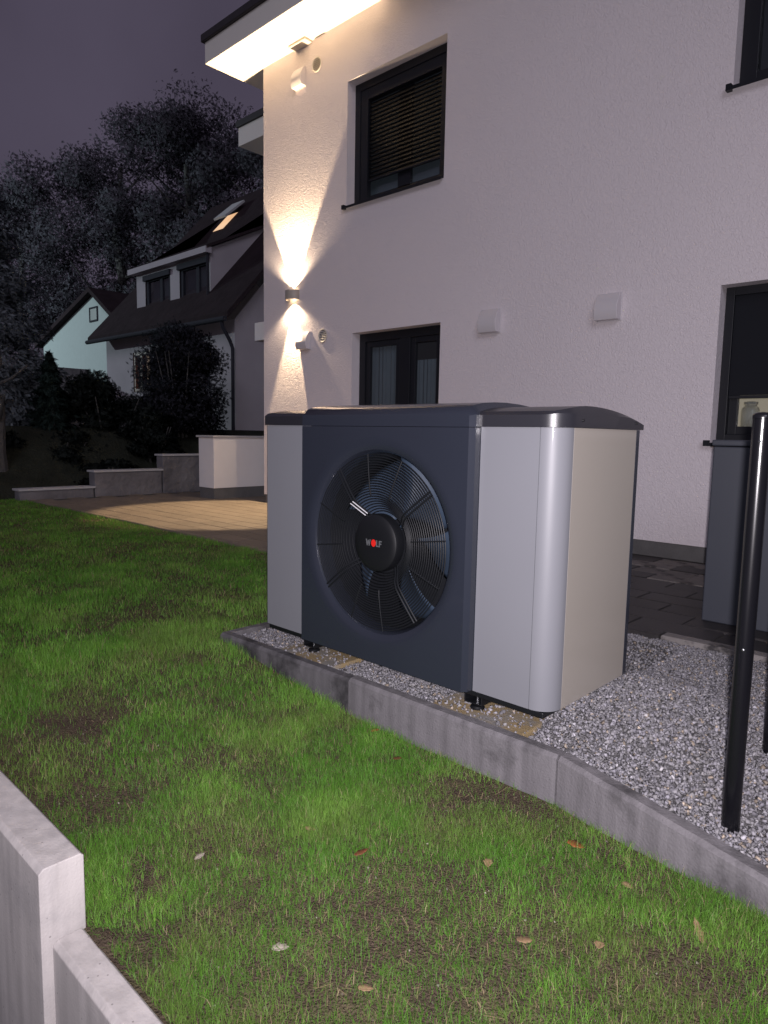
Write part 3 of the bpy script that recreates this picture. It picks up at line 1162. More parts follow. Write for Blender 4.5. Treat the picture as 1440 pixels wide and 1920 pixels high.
vpanel([(HX1, HY1), (HX0, HY1)], 0.0, HZ1, 0.02, 'rear_panel', 'hood_metal')
# inner core so nothing shows through, with the base frame
MB().box(HX0 + 0.03, MX0 + 0.02, 0.03, HY1 - 0.03, 0.0, HZ1 - 0.01).build('casing', 'duct_black', HP)
MB().box(MX1 - 0.02, HX1 - 0.09, 0.03, HY1 - 0.03, 0.0, HZ1 - 0.01).build('casing', 'duct_black', HP)
MB().box(HX0 + 0.015, HX1 - 0.03, 0.012, HY1 - 0.02, -0.028, -0.003).build('base_frame', 'black_plastic', HP, bevel=0.005)


def arch(y, base, rise, y0, y1):
    t = (y - y0) / (y1 - y0)
    return base + rise * (1 - (max(0.0, abs(t - 0.32) - 0.0) / 0.68) ** 2.0) if t > 0.32 else base + rise * (1 - ((0.32 - t) / 0.32) ** 2 * 0.55)


def cap(x0, x1, y0, y1, z0, lip, base, rise, RL_, RR_, name, ch=0.016):
    ts = list(np.linspace(0, math.pi / 2, 8))
    ys = [y0 + max(RL_, RR_) * (1 - math.cos(t)) for t in ts]
    ys += list(np.linspace(ys[-1], y1, 14))[1:]

    def xr(y, R, edge, sgn, inset):
        d = y - (y0 + R)
        if d < 0:
            q = math.sqrt(max(0.0, R * R - d * d))
            return edge - sgn * (R - q) - sgn * inset
        return edge - sgn * inset
    rings = []
    for (z_fun, inset) in ((lambda y: z0, 0.0), (lambda y: min(z0 + lip, arch(y, base, rise, y0, y1) - ch * .6), 0.0), (lambda y: arch(y, base, rise, y0, y1), ch)):
        yy_ = [min(max(y, y0 + inset), y1 - inset * .4) for y in ys]
        R_ = [(xr(y, RR_, x1, 1, inset), yq, z_fun(yq)) for y, yq in zip(ys, yy_)]
        L_ = [(xr(y, RL_, x0, -1, inset), yq, z_fun(yq)) for y, yq in zip(ys, yy_)]
        rings.append((R_, L_))
    k = len(ys)
    vs = []
    for R_, L_ in rings:
        vs += R_ + L_
    fs = []
    for q in range(2):
        a_, b_ = q * 2 * k, (q + 1) * 2 * k
        for i in range(k - 1):
            fs += [(a_ + i, a_ + i + 1, b_ + i + 1, b_ + i), (a_ + k + i, b_ + k + i, b_ + k + i + 1, a_ + k + i + 1)]
        fs += [(a_, b_, b_ + k, a_ + k), (a_ + k - 1, a_ + 2 * k - 1, b_ + 2 * k - 1, b_ + k - 1)]
    t0 = 4 * k
    for i in range(k - 1):
        fs.append((t0 + i, t0 + i + 1, t0 + k + i + 1, t0 + k + i))
        fs.append((i, k + i, k + i + 1, i + 1))
    return MB().add(vs, fs).build(name, 'hood_top', HP, smooth=True)


cap(HX0 - 0.010, HX1 + 0.012, -0.012, HY1 + 0.012, HZ1 + 0.001, 0.050, 1.112, 0.052, RL + .01, RC + 0.012, 'top_cover')
# small screws in the cover's side
for yy_ in (0.13, 0.60):
    MB().lathe([(0.006, 0.0), (0.005, 0.004)], (0, 0, 0), 'z', 10).build('screw', 'black_plastic', HP)
    s_ = bpy.context.scene.objects[-1] if False else None
for o in [o for o in HP.children if o.name.startswith('screw')]:
    o.rotation_euler = (0, math.pi / 2, 0)
scr = [o for o in HP.children if o.name.startswith('screw')]
for o, yy_ in zip(scr, (0.13, 0.60)):
    o.matrix_world = Matrix.Translation((0.0125, yy_, 1.108)) @ Matrix.Rotation(math.pi / 2, 4, 'Y')

# fan module: front plate with a dished round opening
xa, xb = MX0 + 0.018, MX1 - 0.018
za, zb = 0.002, 1.0765
ZHB = 1.0785
NS = 128
angs = sorted(set(list(np.linspace(0, 2 * math.pi, NS, endpoint=False)) + [math.atan2(zc - FCZ, xc - FCX) % (2 * math.pi) for xc in (xa, xb) for zc in (za, zb)]))
NS = len(angs)


def rect_hit(a_):
    dx, dz = math.cos(a_), math.sin(a_)
    t = 1e9
    if dx > 1e-9:
        t = min(t, (xb - FCX) / dx)
    if dx < -1e-9:
        t = min(t, (xa - FCX) / dx)
    if dz > 1e-9:
        t = min(t, (zb - FCZ) / dz)
    if dz < -1e-9:
        t = min(t, (za - FCZ) / dz)
    return FCX + dx * t, FCZ + dz * t


profs = [(FR * 1.20, MYF), (FR * 1.185, MYF), (FR * 1.17, MYF), (FR * 1.12, MYF + 0.0015), (FR * 1.07, MYF + 0.006), (FR * 1.035, MYF + 0.015), (FR * 1.01, MYF + 0.032), (FR, MYF + 0.055), (FR * 0.995, MYF + 0.10)]
vs, fs = [], []
for a_ in angs:
    hx, hz = rect_hit(a_)
    vs.append((hx, MYF, hz))
for (rr, yy_) in profs:
    for a_ in angs:
        hx, hz = rect_hit(a_)
        rmax = math.hypot(hx - FCX, hz - FCZ)
        r2 = min(rr, rmax - 0.002)
        vs.append((FCX + r2 * math.cos(a_), yy_, FCZ + r2 * math.sin(a_)))
for q in range(len(profs)):
    for i in range(NS):
        j = (i + 1) % NS
        fs.append((q * NS + i, q * NS + j, (q + 1) * NS + j, (q + 1) * NS + i))
# bevelled flanks, hood chamfer and roof of the module
mbm = MB().add(vs, fs)
xa0, xb0 = MX0, MX1
mbm.quad((xb, MYF, za), (xb0, MYF + 0.022, za), (xb0, MYF + 0.022, zb), (xb, MYF, zb))
mbm.quad((xb0, MYF + 0.022, za), (xb0, 0.03, za), (xb0, 0.03, zb), (xb0, MYF + 0.022, zb))
mbm.quad((xa, MYF, za), (xa0, MYF + 0.022, za), (xa0, MYF + 0.022, zb), (xa, MYF, zb))
mbm.quad((xa0, MYF + 0.022, za), (xa0, 0.03, za), (xa0, 0.03, zb), (xa0, MYF + 0.022, zb))
mbm.quad((xa, MYF, za), (xb, MYF, za), (xb0, 0.03, za), (xa0, 0.03, za))
plate = mbm.build('fan_housing', 'hood_metal', HP, smooth=True)
bmx = bmesh.new()
bmx.from_mesh(plate.data)
bmesh.ops.remove_doubles(bmx, verts=bmx.verts, dist=0.0003)
bmesh.ops.recalc_face_normals(bmx, faces=bmx.faces)
bmx.to_mesh(plate.data)
bmx.free()
plate.data.set_sharp_from_angle(angle=math.radians(25))
for p_ in plate.data.polygons:
    if math.hypot(p_.center.x - FCX, p_.center.z - FCZ) > FR * 1.193:
        p_.use_smooth = False
# module hood: chamfered, arched
hood_y = [MYF + 0.0, MYF + 0.022, MYF + 0.05, 0.05, 0.13, 0.22, 0.32, 0.42, 0.50, 0.56]
hood_z = [1.130, 1.156, 1.166, 1.176, 1.182, 1.184, 1.181, 1.173, 1.158, 1.130]
vs, fs = [], []
for y_, z_ in zip(hood_y, hood_z):
    ins = 0.030 if y_ > MYF + 0.01 else 0.026
    o_ = 0.018 if y_ <= MYF else 0.0
    vs += [(xa0 + o_, y_, ZHB), (xa0 + o_, y_, min(z_ - 0.008, 1.128)), (xa0 + ins, y_, z_), (xb0 - ins, y_, z_), (xb0 - o_, y_, min(z_ - 0.008, 1.128)), (xb0 - o_, y_, ZHB)]
k = len(hood_y)
for i in range(k - 1):
    for q in range(5):
        fs.append((6 * i + q, 6 * i + q + 1, 6 * i + 6 + q + 1, 6 * i + 6 + q))
fs.append((0, 1, 2, 3, 4, 5))
MB().add(vs, fs).build('hood', 'hood_metal', HP, smooth=True)

# duct, motor plate and fan
du = MB().lathe([(FR * 0.995, 0.0), (FR * 0.985, 0.30), (0.001, 0.305)], (FCX, MYF + 0.10, FCZ), 'y', 64, cap=False)
du.build('duct', 'duct_black', HP, smooth=True)
for b_ in range(5):
    base_a = math.radians(18 + 72 * b_)
    nr, na = 10, 8
    vs, fs = [], []
    for i in range(nr + 1):
        rr = 0.11 + (0.385 - 0.11) * i / nr
        sweep = 0.35 * ((rr - 0.11) / 0.275) ** 1.5
        for j in range(na + 1):
            t = j / na
            a_ = base_a + sweep + t * math.radians(62 - 8 * i / nr)
            yy_ = 0.185 - 0.150 * (t - 0.5) * (1.1 - 0.3 * i / nr) + 0.01 * math.sin(math.pi * t)
            vs.append((FCX + rr * math.cos(a_), yy_, FCZ + rr * math.sin(a_)))
    for i in range(nr):
        for j in range(na):
            q = i * (na + 1) + j
            fs.append((q, q + 1, q + na + 2, q + na + 1))
    ob = MB().add(vs, fs).build('fan_blade', 'fan_blade', HP, smooth=True)
    so = ob.modifiers.new('thick', 'SOLIDIFY')
    so.thickness = 0.004

# guard: rings and spokes


def guard_y(r_):
    t = (r_ - 0.125) / (0.40 - 0.125)
    return MYF + 0.012 + 0.055 * (1 - sm(0.0, 0.38, t)) - 0.006 * math.sin(math.pi * min(1, max(0, t)))


gm = MB()
nring = 23
for i in range(nring):
    rr = 0.142 + (0.398 - 0.142) * i / (nring - 1)
    yv = float(guard_y(rr))
    pts = [(FCX + rr * math.cos(t), yv, FCZ + rr * math.sin(t)) for t in np.linspace(0, 2 * math.pi, 84, endpoint=False)]
    gm.tube(pts, 0.0025, 6, closed=True)
gobj = gm.build('guard_ring', 'wire_black', HP, smooth=True)
gobj['kind'] = 'stuff'
for kq in range(12):
    a_ = math.radians(8 + 30 * kq)
    double = kq % 3 == 1
    offs = (-0.009, 0.009) if double else (0.0,)
    mb = MB()
    for of in offs:
        pts = []
        for rr in np.linspace(0.132 if double else 0.215, 0.402, 9):
            pts.append((FCX + rr * math.cos(a_) - of * math.sin(a_), float(guard_y(rr)) - 0.0048, FCZ + rr * math.sin(a_) + of * math.cos(a_)))
        mb.tube(pts, 0.0044 if double else 0.0030, 6)
    mb.build('spoke', 'wire_black', HP, smooth=True)
# two pale wires beside the hub, the guard's glint put into their colour
for (wa, wb) in (((-0.153, 0.166), (-0.062, 0.119)), ((-0.139, 0.176), (-0.050, 0.129))):
    MB().tube([(FCX + wa[0], MYF - 0.004, FCZ + wa[1]), (FCX + wb[0], MYF + 0.004, FCZ + wb[1])], 0.0024, 8).build('glint_wire', 'wire_glint', HP)
hubcap = MB().lathe([(0.118, 0.075), (0.130, 0.060), (0.132, 0.020), (0.128, 0.010), (0.118, 0.004), (0.106, 0.002), (0.098, 0.0), (0.05, -0.001), (0.001, -0.001)], (FCX, MYF - 0.004, FCZ), 'y', 56, cap=False)
hub_o = hubcap.build('hub_cap', 'black_plastic', HP, smooth=True)
# lettering on the hub: W, red disc, L, F
LY0 = MYF - 0.0062


def flat(poly, name, matname):
    poly = [(p[0] * 0.86, p[1] * 0.86) for p in poly]
    vs = [(FCX + p[0], LY0, FCZ + p[1]) for p in poly] + [(FCX + p[0], LY0 + 0.0014, FCZ + p[1]) for p in poly]
    n_ = len(poly)
    fs = [tuple(range(n_))] + [(i, (i + 1) % n_, n_ + (i + 1) % n_, n_ + i) for i in range(n_)]
    return MB().add(vs, fs).build(name, matname, hub_o)


H_, oz = 0.034, 0.000
zb_, zt_ = oz - H_ / 2, oz + H_ / 2
flat([(-0.056, zt_), (-0.049, zt_), (-0.0455, zb_ + .011), (-0.041, zt_ - .004), (-0.036, zt_ - .004), (-0.0315, zb_ + .011), (-0.028, zt_), (-0.021, zt_), (-0.0285, zb_), (-0.034, zb_), (-0.0385, zt_ - .014), (-0.043, zb_), (-0.0485, zb_)], 'letter_w', 'logo_grey')
flat([(0.0 + 0.0165 * math.cos(t) * 0.98, oz + 0.0195 * math.sin(t)) for t in np.linspace(0, 2 * math.pi, 28, endpoint=False)], 'red_disc', 'logo_red')
flat([(0.019, zt_), (0.026, zt_), (0.026, zb_ + .007), (0.037, zb_ + .007), (0.037, zb_), (0.019, zb_)], 'letter_l', 'logo_grey')
flat([(0.039, zt_), (0.058, zt_), (0.058, zt_ - .007), (0.046, zt_ - .007), (0.046, zt_ - .013), (0.056, zt_ - .013), (0.056, zt_ - .020), (0.046, zt_ - .020), (0.046, zb_), (0.039, zb_)], 'letter_f', 'logo_grey')

# adjustable feet
for fx in (-1.435, -0.378):
    for fy in (0.075, 0.58):
        mb = MB()
        mb.box(fx - 0.045, fx - 0.040, fy - 0.035, fy + 0.05, -0.075, -0.026)
        mb.box(fx + 0.040, fx + 0.045, fy - 0.035, fy + 0.05, -0.075, -0.026)
        mb.box(fx - 0.040, fx + 0.040, fy - 0.035, fy + 0.05, -0.075, -0.070)
        ft = mb.build('foot_bracket', 'black_plastic', HP, bevel=0.0015)
        MB().lathe([(0.007, 0.0), (0.007, 0.062)], (fx, fy, -0.092), 'z', 12).build('bolt', 'zinc', ft, smooth=True)
        MB().lathe([(0.031, 0.0), (0.032, 0.006), (0.026, 0.013), (0.010, 0.016)], (fx, fy, -0.1025), 'z', 24).build('foot_pad', 'black_plastic', ft, smooth=True)

# ------------------------------------------------------------------ posts
def post(x, y, z0, z1, rad, label):
    e = empty('round_post', (x, y, z0))
    tag(e, label, 'post', 'round black posts in the gravel')
    MB().lathe([(rad, z0 - 0.15), (rad, z1)], (x, y, 0), 'z', 36).build('tube', 'post_black', e, smooth=True)
    MB().lathe([(rad + 0.0015, z1 + 0.001), (rad + 0.002, z1 + 0.010), (rad, z1 + 0.014), (rad * 0.7, z1 + 0.019), (0.001, z1 + 0.021)], (x, y, 0), 'z', 36, cap=False).build('cap', 'post_black', e, smooth=True)
    for zz in (z1 - 0.065, z0 + 0.58):
        s = MB().lathe([(0.0045, 0.0), (0.004, -0.003), (0.001, -0.0045)], (0, 0, 0), 'y', 12, cap=False).build('rivet', 'zinc', e, smooth=True)
        ang = math.radians(8)
        s.matrix_world = Matrix.Translation((x + math.sin(ang) * rad, y - math.cos(ang) * rad, zz)) @ Matrix.Rotation(ang, 4, 'Z')
    return e


post(0.655, -0.015, -0.16, 1.108, 0.0265, 'tall round black metal post rising from the gravel on the right')
post(0.632, 0.508, -0.14, 0.42, 0.0265, 'short black post foot in the gravel cut by the right edge')

# dark storage box on the paving
bx_ = empty('storage_box', (0.7, 2.6, PAVE_Z))
tag(bx_, 'tall plain anthracite storage box standing on the paving behind the post', 'storage box')
MB().box(-0.205, 1.7, 2.25, 3.0, PAVE_Z + 0.004, 1.005).build('body', 'box_grey', bx_, bevel=0.008)
MB().box(-0.212, 1.71, 2.238, 3.012, 1.009, 1.046).build('lid', 'box_grey', bx_, bevel=0.008)

# ------------------------------------------------------------------ low walls on and beyond the terrace
lw = empty('low_wall', (-8.9, 4.6, PAVE_Z))
tag(lw, 'low white rendered wall with pale coping at the terrace corner', 'low wall')
MB().box(-9.16, -8.70, 4.12, 6.4, 0.082, 0.93).build('wall', 'plaster_smooth', lw, bevel=0.004)
MB().box(-9.15, -8.712, 4.132, 6.4, -0.30, 0.08).build('plinth', 'plinth_grey', lw)
MB().box(-9.20, -8.672, 4.09, 6.42, 0.932, 0.965).build('coping', 'cap_stone', lw, bevel=0.004)

for (ya, yb, zt, lab) in ((1.60, 2.80, 0.07, 'lowest step of the garden wall beside the lawn with pale coping'),
                          (2.80, 4.06, 0.335, 'middle step of the garden wall behind the terrace with pale coping'),
                          (4.06, 6.2, 0.60, 'highest step of the garden wall next to the low white wall')):
    g_ = empty('garden_wall', (-10.4, (ya + yb) / 2, PAVE_Z))
    tag(g_, lab, 'garden wall', 'stepped garden wall')
    MB().box(-10.55, -10.32, ya + 0.02, yb - 0.004, -0.4, zt - 0.034).build('wall', 'masonry', g_, bevel=0.01)
    MB().box(-10.59, -10.295, ya, yb + 0.02, zt - 0.032, zt).build('coping', 'cap_stone', g_, bevel=0.004)

# boundary wall and pillar in the neighbour's garden
bw = MB().box(-16.3, -16.05, -2.0, 6.9, -0.2, 1.78)
tag(bw.build('boundary_wall', 'masonry', bevel=0.02), 'grey masonry boundary wall behind the garden shrubs', 'wall')
bw = MB().box(-24.0, -23.7, 0.0, 8.6, 0.0, 3.15)
tag(bw.build('boundary_wall', 'masonry', bevel=0.02), 'higher dark wall left of the neighbouring house', 'wall')
mb = MB().box(-15.98, -15.80, 4.95, 5.15, 0.4, 1.9)
tag(mb.build('gate_pillar', 'cap_stone', bevel=0.01), 'slim pale pillar in front of the boundary wall', 'pillar')

# ------------------------------------------------------------------ neighbouring house
NH = empty('neighbour_house', (-17.5, 12, 1.0))
tag(NH, 'neighbouring dark roofed house with a wide two window dormer', 'house')
NX0, NX1, NY = -21.0, -13.75, 8.0
EAVE = 3.86
RY, RZ = 12.2, 8.95      # ridge
# walls with gable ends
mb = MB()
for x in (NX0, NX1):
    mb.add([(x, NY, 0.3), (x, 16.4, 0.3), (x, 16.4, EAVE), (x, RY, RZ - 0.25), (x, NY, EAVE)], [(0, 1, 2, 3, 4)])
wx = [NX0, -19.2, -18.05, -15.27, -14.88, NX1]
wz = [0.3, 2.18, 3.38, EAVE]
for i in range(5):
    for j in range(3):
        if j == 1 and i in (1, 3):
            continue
        mb.quad((wx[i], NY, wz[j]), (wx[i + 1], NY, wz[j]), (wx[i + 1], NY, wz[j + 1]), (wx[i], NY, wz[j + 1]))
mb.build('wall', 'neigh_wall', NH, fixn=False)
# roof slabs
sl = (RZ - 3.80) / (RY - 7.55)
mb = MB()
th = 0.16
for (ya, yb) in ((7.55, RY), (16.85, RY)):
    mb.add([(NX0 - .35, ya, 3.80), (NX1 + .35, ya, 3.80), (NX1 + .35, yb, RZ), (NX0 - .35, yb, RZ),
            (NX0 - .35, ya, 3.80 + th), (NX1 + .35, ya, 3.80 + th), (NX1 + .35, yb, RZ + th), (NX0 - .35, yb, RZ + th)],
           [(0, 1, 2, 3), (4, 7, 6, 5), (0, 4, 5, 1), (1, 5, 6, 2), (2, 6, 7, 3), (3, 7, 4, 0)])
nroof = mb.build('roof', 'neigh_roof', NH)
# dormer
DX0, DX1, DY = -19.45, -15.30, 8.30
dzb, dzt = 4.36, 5.92
mb = MB()
wins = [(-18.9, -17.42, 4.66, 5.62), (-16.9, -15.42, 4.62, 5.66)]
dxs = sorted({DX0, DX1} | {w[0] for w in wins} | {w[1] for w in wins})
for i in range(len(dxs) - 1):
    cxx = (dxs[i] + dxs[i + 1]) / 2
    hit = [w for w in wins if w[0] < cxx < w[1]]
    if hit:
        w = hit[0]
        mb.quad((dxs[i], DY, dzb - .2), (dxs[i + 1], DY, dzb - .2), (dxs[i + 1], DY, w[2]), (dxs[i], DY, w[2]))
        mb.quad((dxs[i], DY, w[3]), (dxs[i + 1], DY, w[3]), (dxs[i + 1], DY, dzt), (dxs[i], DY, dzt))
    else:
        mb.quad((dxs[i], DY, dzb - .2), (dxs[i + 1], DY, dzb - .2), (dxs[i + 1], DY, dzt), (dxs[i], DY, dzt))
for x in (DX0, DX1):
    mb.add([(x, DY, dzb - .2), (x, DY, dzt), (x, 11.8, dzt + 0.50 * 3.5), (x, 11.8, 3.8 + sl * 4.25)], [(0, 1, 2, 3)])
dorm = mb.build('dormer', 'neigh_wall', NH, fixn=False)
MB().add([(DX0 - .15, DY - .18, dzt - .05), (DX1 + .12, DY - .18, dzt - .05), (DX1 + .12, 12.0, dzt + 1.84), (DX0 - .15, 12.0, dzt + 1.84),
          (DX0 - .15, DY - .18, dzt + .03), (DX1 + .12, DY - .18, dzt + .03), (DX1 + .12, 12.0, dzt + 1.94), (DX0 - .15, 12.0, dzt + 1.94)],
         [(0, 1, 2, 3), (4, 7, 6, 5), (0, 4, 5, 1), (1, 5, 6, 2), (2, 6, 7, 3), (3, 7, 4, 0)]).build('dormer_roof', 'neigh_roof', NH)
MB().box(DX0 - .16, DX1 + .10, DY - .21, DY - .02, dzt - .16, dzt + .0).build('dormer_fascia', 'neigh_wall', NH)
for w in wins:
    wd = ring_frame(w[0], w[1], w[2], w[3], 0.13, DY + .03, DY + .12).build('window', 'neigh_trim', NH)
    xm = w[0] + (w[1] - w[0]) * 0.60
    MB().box(xm - .07, xm + .07, DY + .04, DY + .11, w[2] + .13, w[3] - .13).build('mullion', 'neigh_trim', wd)
    MB().box(w[0] + .13, w[1] - .13, DY + .07, DY + .08, w[2] + .13, w[3] - .13).build('pane', 'pane_glass', wd)
    MB().box(w[0] + .1, w[1] - .1, DY + .22, DY + .24, w[2], w[3]).build('curtain', 'neigh_trim', wd)
    MB().box(w[0] - .06, w[1] + .03, DY - .06, DY + .025, w[3] - .10, w[3] + .05).build('shutter_box', 'neigh_trim', wd)
# ground floor windows
wd = ring_frame(-19.2, -18.05, 2.18, 3.38, 0.10, NY + .02, NY + .12).build('window', 'wood_brown', NH)
wd['label'] = 'lit brown framed window of the neighbouring house'
MB().box(-18.80, -18.68, NY + .03, NY + .11, 2.28, 3.28).build('mullion', 'wood_brown', wd)
MB().box(-19.1, -18.15, NY + .06, NY + .07, 2.28, 3.28).build('pane', 'pane_glass', wd)
MB().box(-19.4, -17.9, NY + .55, NY + .57, 2.0, 3.6).build('room', 'lit_room', wd)
wd = ring_frame(-15.27, -14.88, 2.18, 3.38, 0.06, NY + .02, NY + .12).build('window', 'neigh_trim', NH)
MB().box(-15.21, -14.94, NY + .06, NY + .07, 2.24, 3.32).build('pane', 'blind_fabric', wd)
# gutter and downpipe
MB().tube([(NX0 - .3, 7.50, 3.80), (NX1 + .32, 7.50, 3.78)], 0.065, 10).build('gutter', 'neigh_trim', NH, smooth=True)
MB().tube([(-13.62, 7.52, 3.76), (-13.62, 7.56, 3.60), (-13.70, 7.82, 3.30), (-13.70, 7.90, 3.12), (-13.70, 7.90, 0.4)], 0.045, 10).build('downpipe', 'neigh_trim', NH, smooth=True)
MB().tube([(DX1 + .05, DY - .1, dzt - .05), (DX1 - .02, DY - .08, dzt - .3), (DX1 - .02, DY - .07, dzb + .0)], 0.04, 8).build('downpipe', 'neigh_trim', NH, smooth=True)
# roof window in the main slope above the dormer, tilted open and lit
zr = lambda y: 3.80 + 0.16 + sl * (y - 7.55)
sx0, sx1, sy0, sy1 = -18.95, -18.35, 10.72, 11.30
mb = MB()
mb.add([(sx0, sy0, zr(sy0) + .04), (sx1, sy0, zr(sy0) + .04), (sx1, sy1, zr(sy1) + .04), (sx0, sy1, zr(sy1) + .04)], [(0, 1, 2, 3)])
sk = mb.build('skylight', 'lit_skylight', NH)
mb = MB()
mb.add([(sx0 - .04, sy0 + .10, zr(sy0) + .42), (sx1 + .04, sy0 + .10, zr(sy0) + .42), (sx1 + .04, sy1 + .25, zr(sy1) + .42), (sx0 - .04, sy1 + .25, zr(sy1) + .42),
        (sx0 - .04, sy0 + .06, zr(sy0) + .47), (sx1 + .04, sy0 + .06, zr(sy0) + .47), (sx1 + .04, sy1 + .21, zr(sy1) + .47), (sx0 - .04, sy1 + .21, zr(sy1) + .47)],
       [(0, 1, 2, 3), (4, 7, 6, 5), (0, 4, 5, 1), (1, 5, 6, 2), (2, 6, 7, 3), (3, 7, 4, 0)])
mb.build('sash', 'cap_stone', sk)

# far gable house, lit by a street lamp ------------------------------------------
FH = empty('far_house', (-29.5, 14, 1))
tag(FH, 'distant pale gabled house lit greenish by a street lamp', 'house')
FK = 0.75


def FS(x, z):
    # place in the far house's facade
    return (x - 1.24) * FK + 1.24, (z - 1.05) * FK + 1.05


FY = 11.44
ax, az = FS(-39.75, 8.95)
lx0, zl = FS(-47.75, 8.95 - 8.0 * 0.30)
rx1, zr2 = FS(-36.75, 8.95 - 3.0 * 0.62)
FD = 5.0
mb = MB()
mb.add([(lx0, FY, 0.5), (rx1, FY, 0.5), (rx1, FY, zr2), (ax, FY, az), (lx0, FY, zl), (lx0, FY + FD, 0.5), (rx1, FY + FD, 0.5), (rx1, FY + FD, zr2), (ax, FY + FD, az), (lx0, FY + FD, zl)],
       [(0, 1, 2, 3, 4), (5, 9, 8, 7, 6), (1, 6, 7, 2), (0, 4, 9, 5)])
mb.build('wall', 'far_wall', FH, fixn=False)
mb = MB()
o_ = 0.28
for (xa_, za_, xb_, zb2) in ((lx0 - .45, zl - .13, ax, az), (ax, az, rx1 + .3, zr2 - .19)):
    mb.add([(xa_, FY - o_, za_ + .02), (xb_, FY - o_, zb2 + .02), (xb_, FY + FD + .3, zb2 + .02), (xa_, FY + FD + .3, za_ + .02),
            (xa_, FY - o_, za_ + .22), (xb_, FY - o_, zb2 + .22), (xb_, FY + FD + .3, zb2 + .22), (xa_, FY + FD + .3, za_ + .22)],
           [(0, 1, 2, 3), (4, 7, 6, 5), (0, 4, 5, 1), (1, 5, 6, 2), (2, 6, 7, 3), (3, 7, 4, 0)])
mb.build('roof', 'neigh_roof', FH)
wx0, wz0 = FS(-40.45, 7.33)
wx1, wz1 = FS(-39.35, 8.18)
wd = ring_frame(wx0, wx1, wz0, wz1, 0.07, FY - .04, FY + .03).build('window', 'neigh_trim', FH)
MB().box(wx0 + .07, wx1 - .07, FY - .02, FY - .012, wz0 + .07, wz1 - .07).build('pane', 'anthracite', wd)
# street lamp across the road on the left, its light falls on the far gable and the wood
SL = empty('street_lamp', (-50.0, -9.0, 1.5))
tag(SL, 'street lamp with a curved arm across the road beyond the left edge', 'street lamp')
MB().tube([(-50.0, -9.0, 0.5), (-50.0, -9.0, 9.0), (-49.9, -8.7, 9.5), (-49.6, -8.0, 9.7)], [0.09, 0.06, 0.05, 0.045], 10).build('pole', 'zinc', SL, smooth=True)
MB().box(-49.8, -49.4, -8.1, -7.3, 9.66, 9.80).build('lamp_head', 'box_grey', SL, bevel=0.03)
ld = bpy.data.lights.new('street_light', 'SPOT')
ld.spot_size = math.radians(88)
ld.spot_blend = 0.25
ld.energy = 19000
ld.color = (0.76, 0.96, 1.0)
ld.shadow_soft_size = 0.2
lo = bpy.data.objects.new('street_light', ld)
COL.objects.link(lo)
lo.location = (-49.6, -7.7, 9.45)
lo.rotation_euler = Vector((15.0, 26.0, -2.0)).to_track_quat('-Z', 'Y').to_euler()
lo.parent = SL
lo.matrix_parent_inverse = SL.matrix_world.inverted()

# ------------------------------------------------------------------ trees and shrubs


def leaf_cloud(centers, radii, n, lsize, g, base_col, var=0.35, shell=0.55, droop=0.0, aspect=0.6):
    """leaf quads on and inside a set of ellipsoidal clumps"""
    centers, radii = np.array(centers, float), np.array(radii, float)
    wts = (radii ** 2).sum(1)
    wts /= wts.sum()
    idx = g.choice(len(centers), n, p=wts)
    d = g.normal(size=(n, 3))
    d /= np.linalg.norm(d, axis=1)[:, None]
    rr = shell + (1 - shell) * g.random(n) ** 0.6
    rr = np.where(g.random(n) < 0.25, rr * g.random(n), rr) * (1 + 0.12 * g.normal(size=n))
    p = centers[idx] + d * radii[idx] * rr[:, None]
    q = g.normal(size=(n, 3)) + d * 0.6
    q[:, 2] -= droop
    q /= np.linalg.norm(q, axis=1)[:, None]
    t = np.cross(q, g.normal(size=(n, 3)))
    t /= np.linalg.norm(t, axis=1)[:, None] + 1e-9
    s = lsize * (0.6 + 0.8 * g.random(n))
    a_, b_ = q * s[:, None], t * (s * aspect)[:, None]
    v = np.stack([p - a_, p + b_ * .9 - a_ * .1, p + a_, p - b_ * .9 - a_ * .1], 1).reshape(-1, 3)
    f = np.arange(4 * n).reshape(-1, 4)
    clump = 0.82 + 0.36 * g.random(len(centers))
    c = np.array(base_col)[None] * ((1 - var + 2 * var * g.random(n)) * clump[idx])[:, None]
    bd = d + 0.45 * g.normal(size=(n, 3))
    bd /= np.linalg.norm(bd, axis=1)[:, None]
    return v, f, np.repeat(c, 4, axis=0), np.repeat(bd, 4, axis=0)


def limb_mesh(base, top, r, g, nl=7, spread=2.0):
    mb = MB()
    base, top = Vector(base), Vector(top)
    n_ = 7
    pts = []
    for i in range(n_ + 1):
        t = i / n_
        p = base.lerp(top, t)
        if 0 < i:
            p += Vector((g.normal() * .08 * r * 4, g.normal() * .08 * r * 4, 0))
        pts.append(p)
    mb.tube(pts, [r * (1.5 if i == 0 else 1.0) * (1 - 0.75 * i / n_) + 0.02 for i in range(n_ + 1)], 10)
    for k_ in range(nl):
        t = 0.35 + 0.6 * k_ / nl
        p = base.lerp(top, t)
        a_ = g.uniform(0, 2 * math.pi)
        L = spread * (1.1 - 0.6 * t)
        e_ = p + Vector((math.cos(a_) * L, math.sin(a_) * L, L * 0.7))
        mid = p.lerp(e_, 0.5) + Vector((0, 0, -0.1 * L))
        mb.tube([p, mid, e_], [r * .45 * (1 - .6 * t), r * .3 * (1 - .6 * t), 0.02], 7)
    return mb


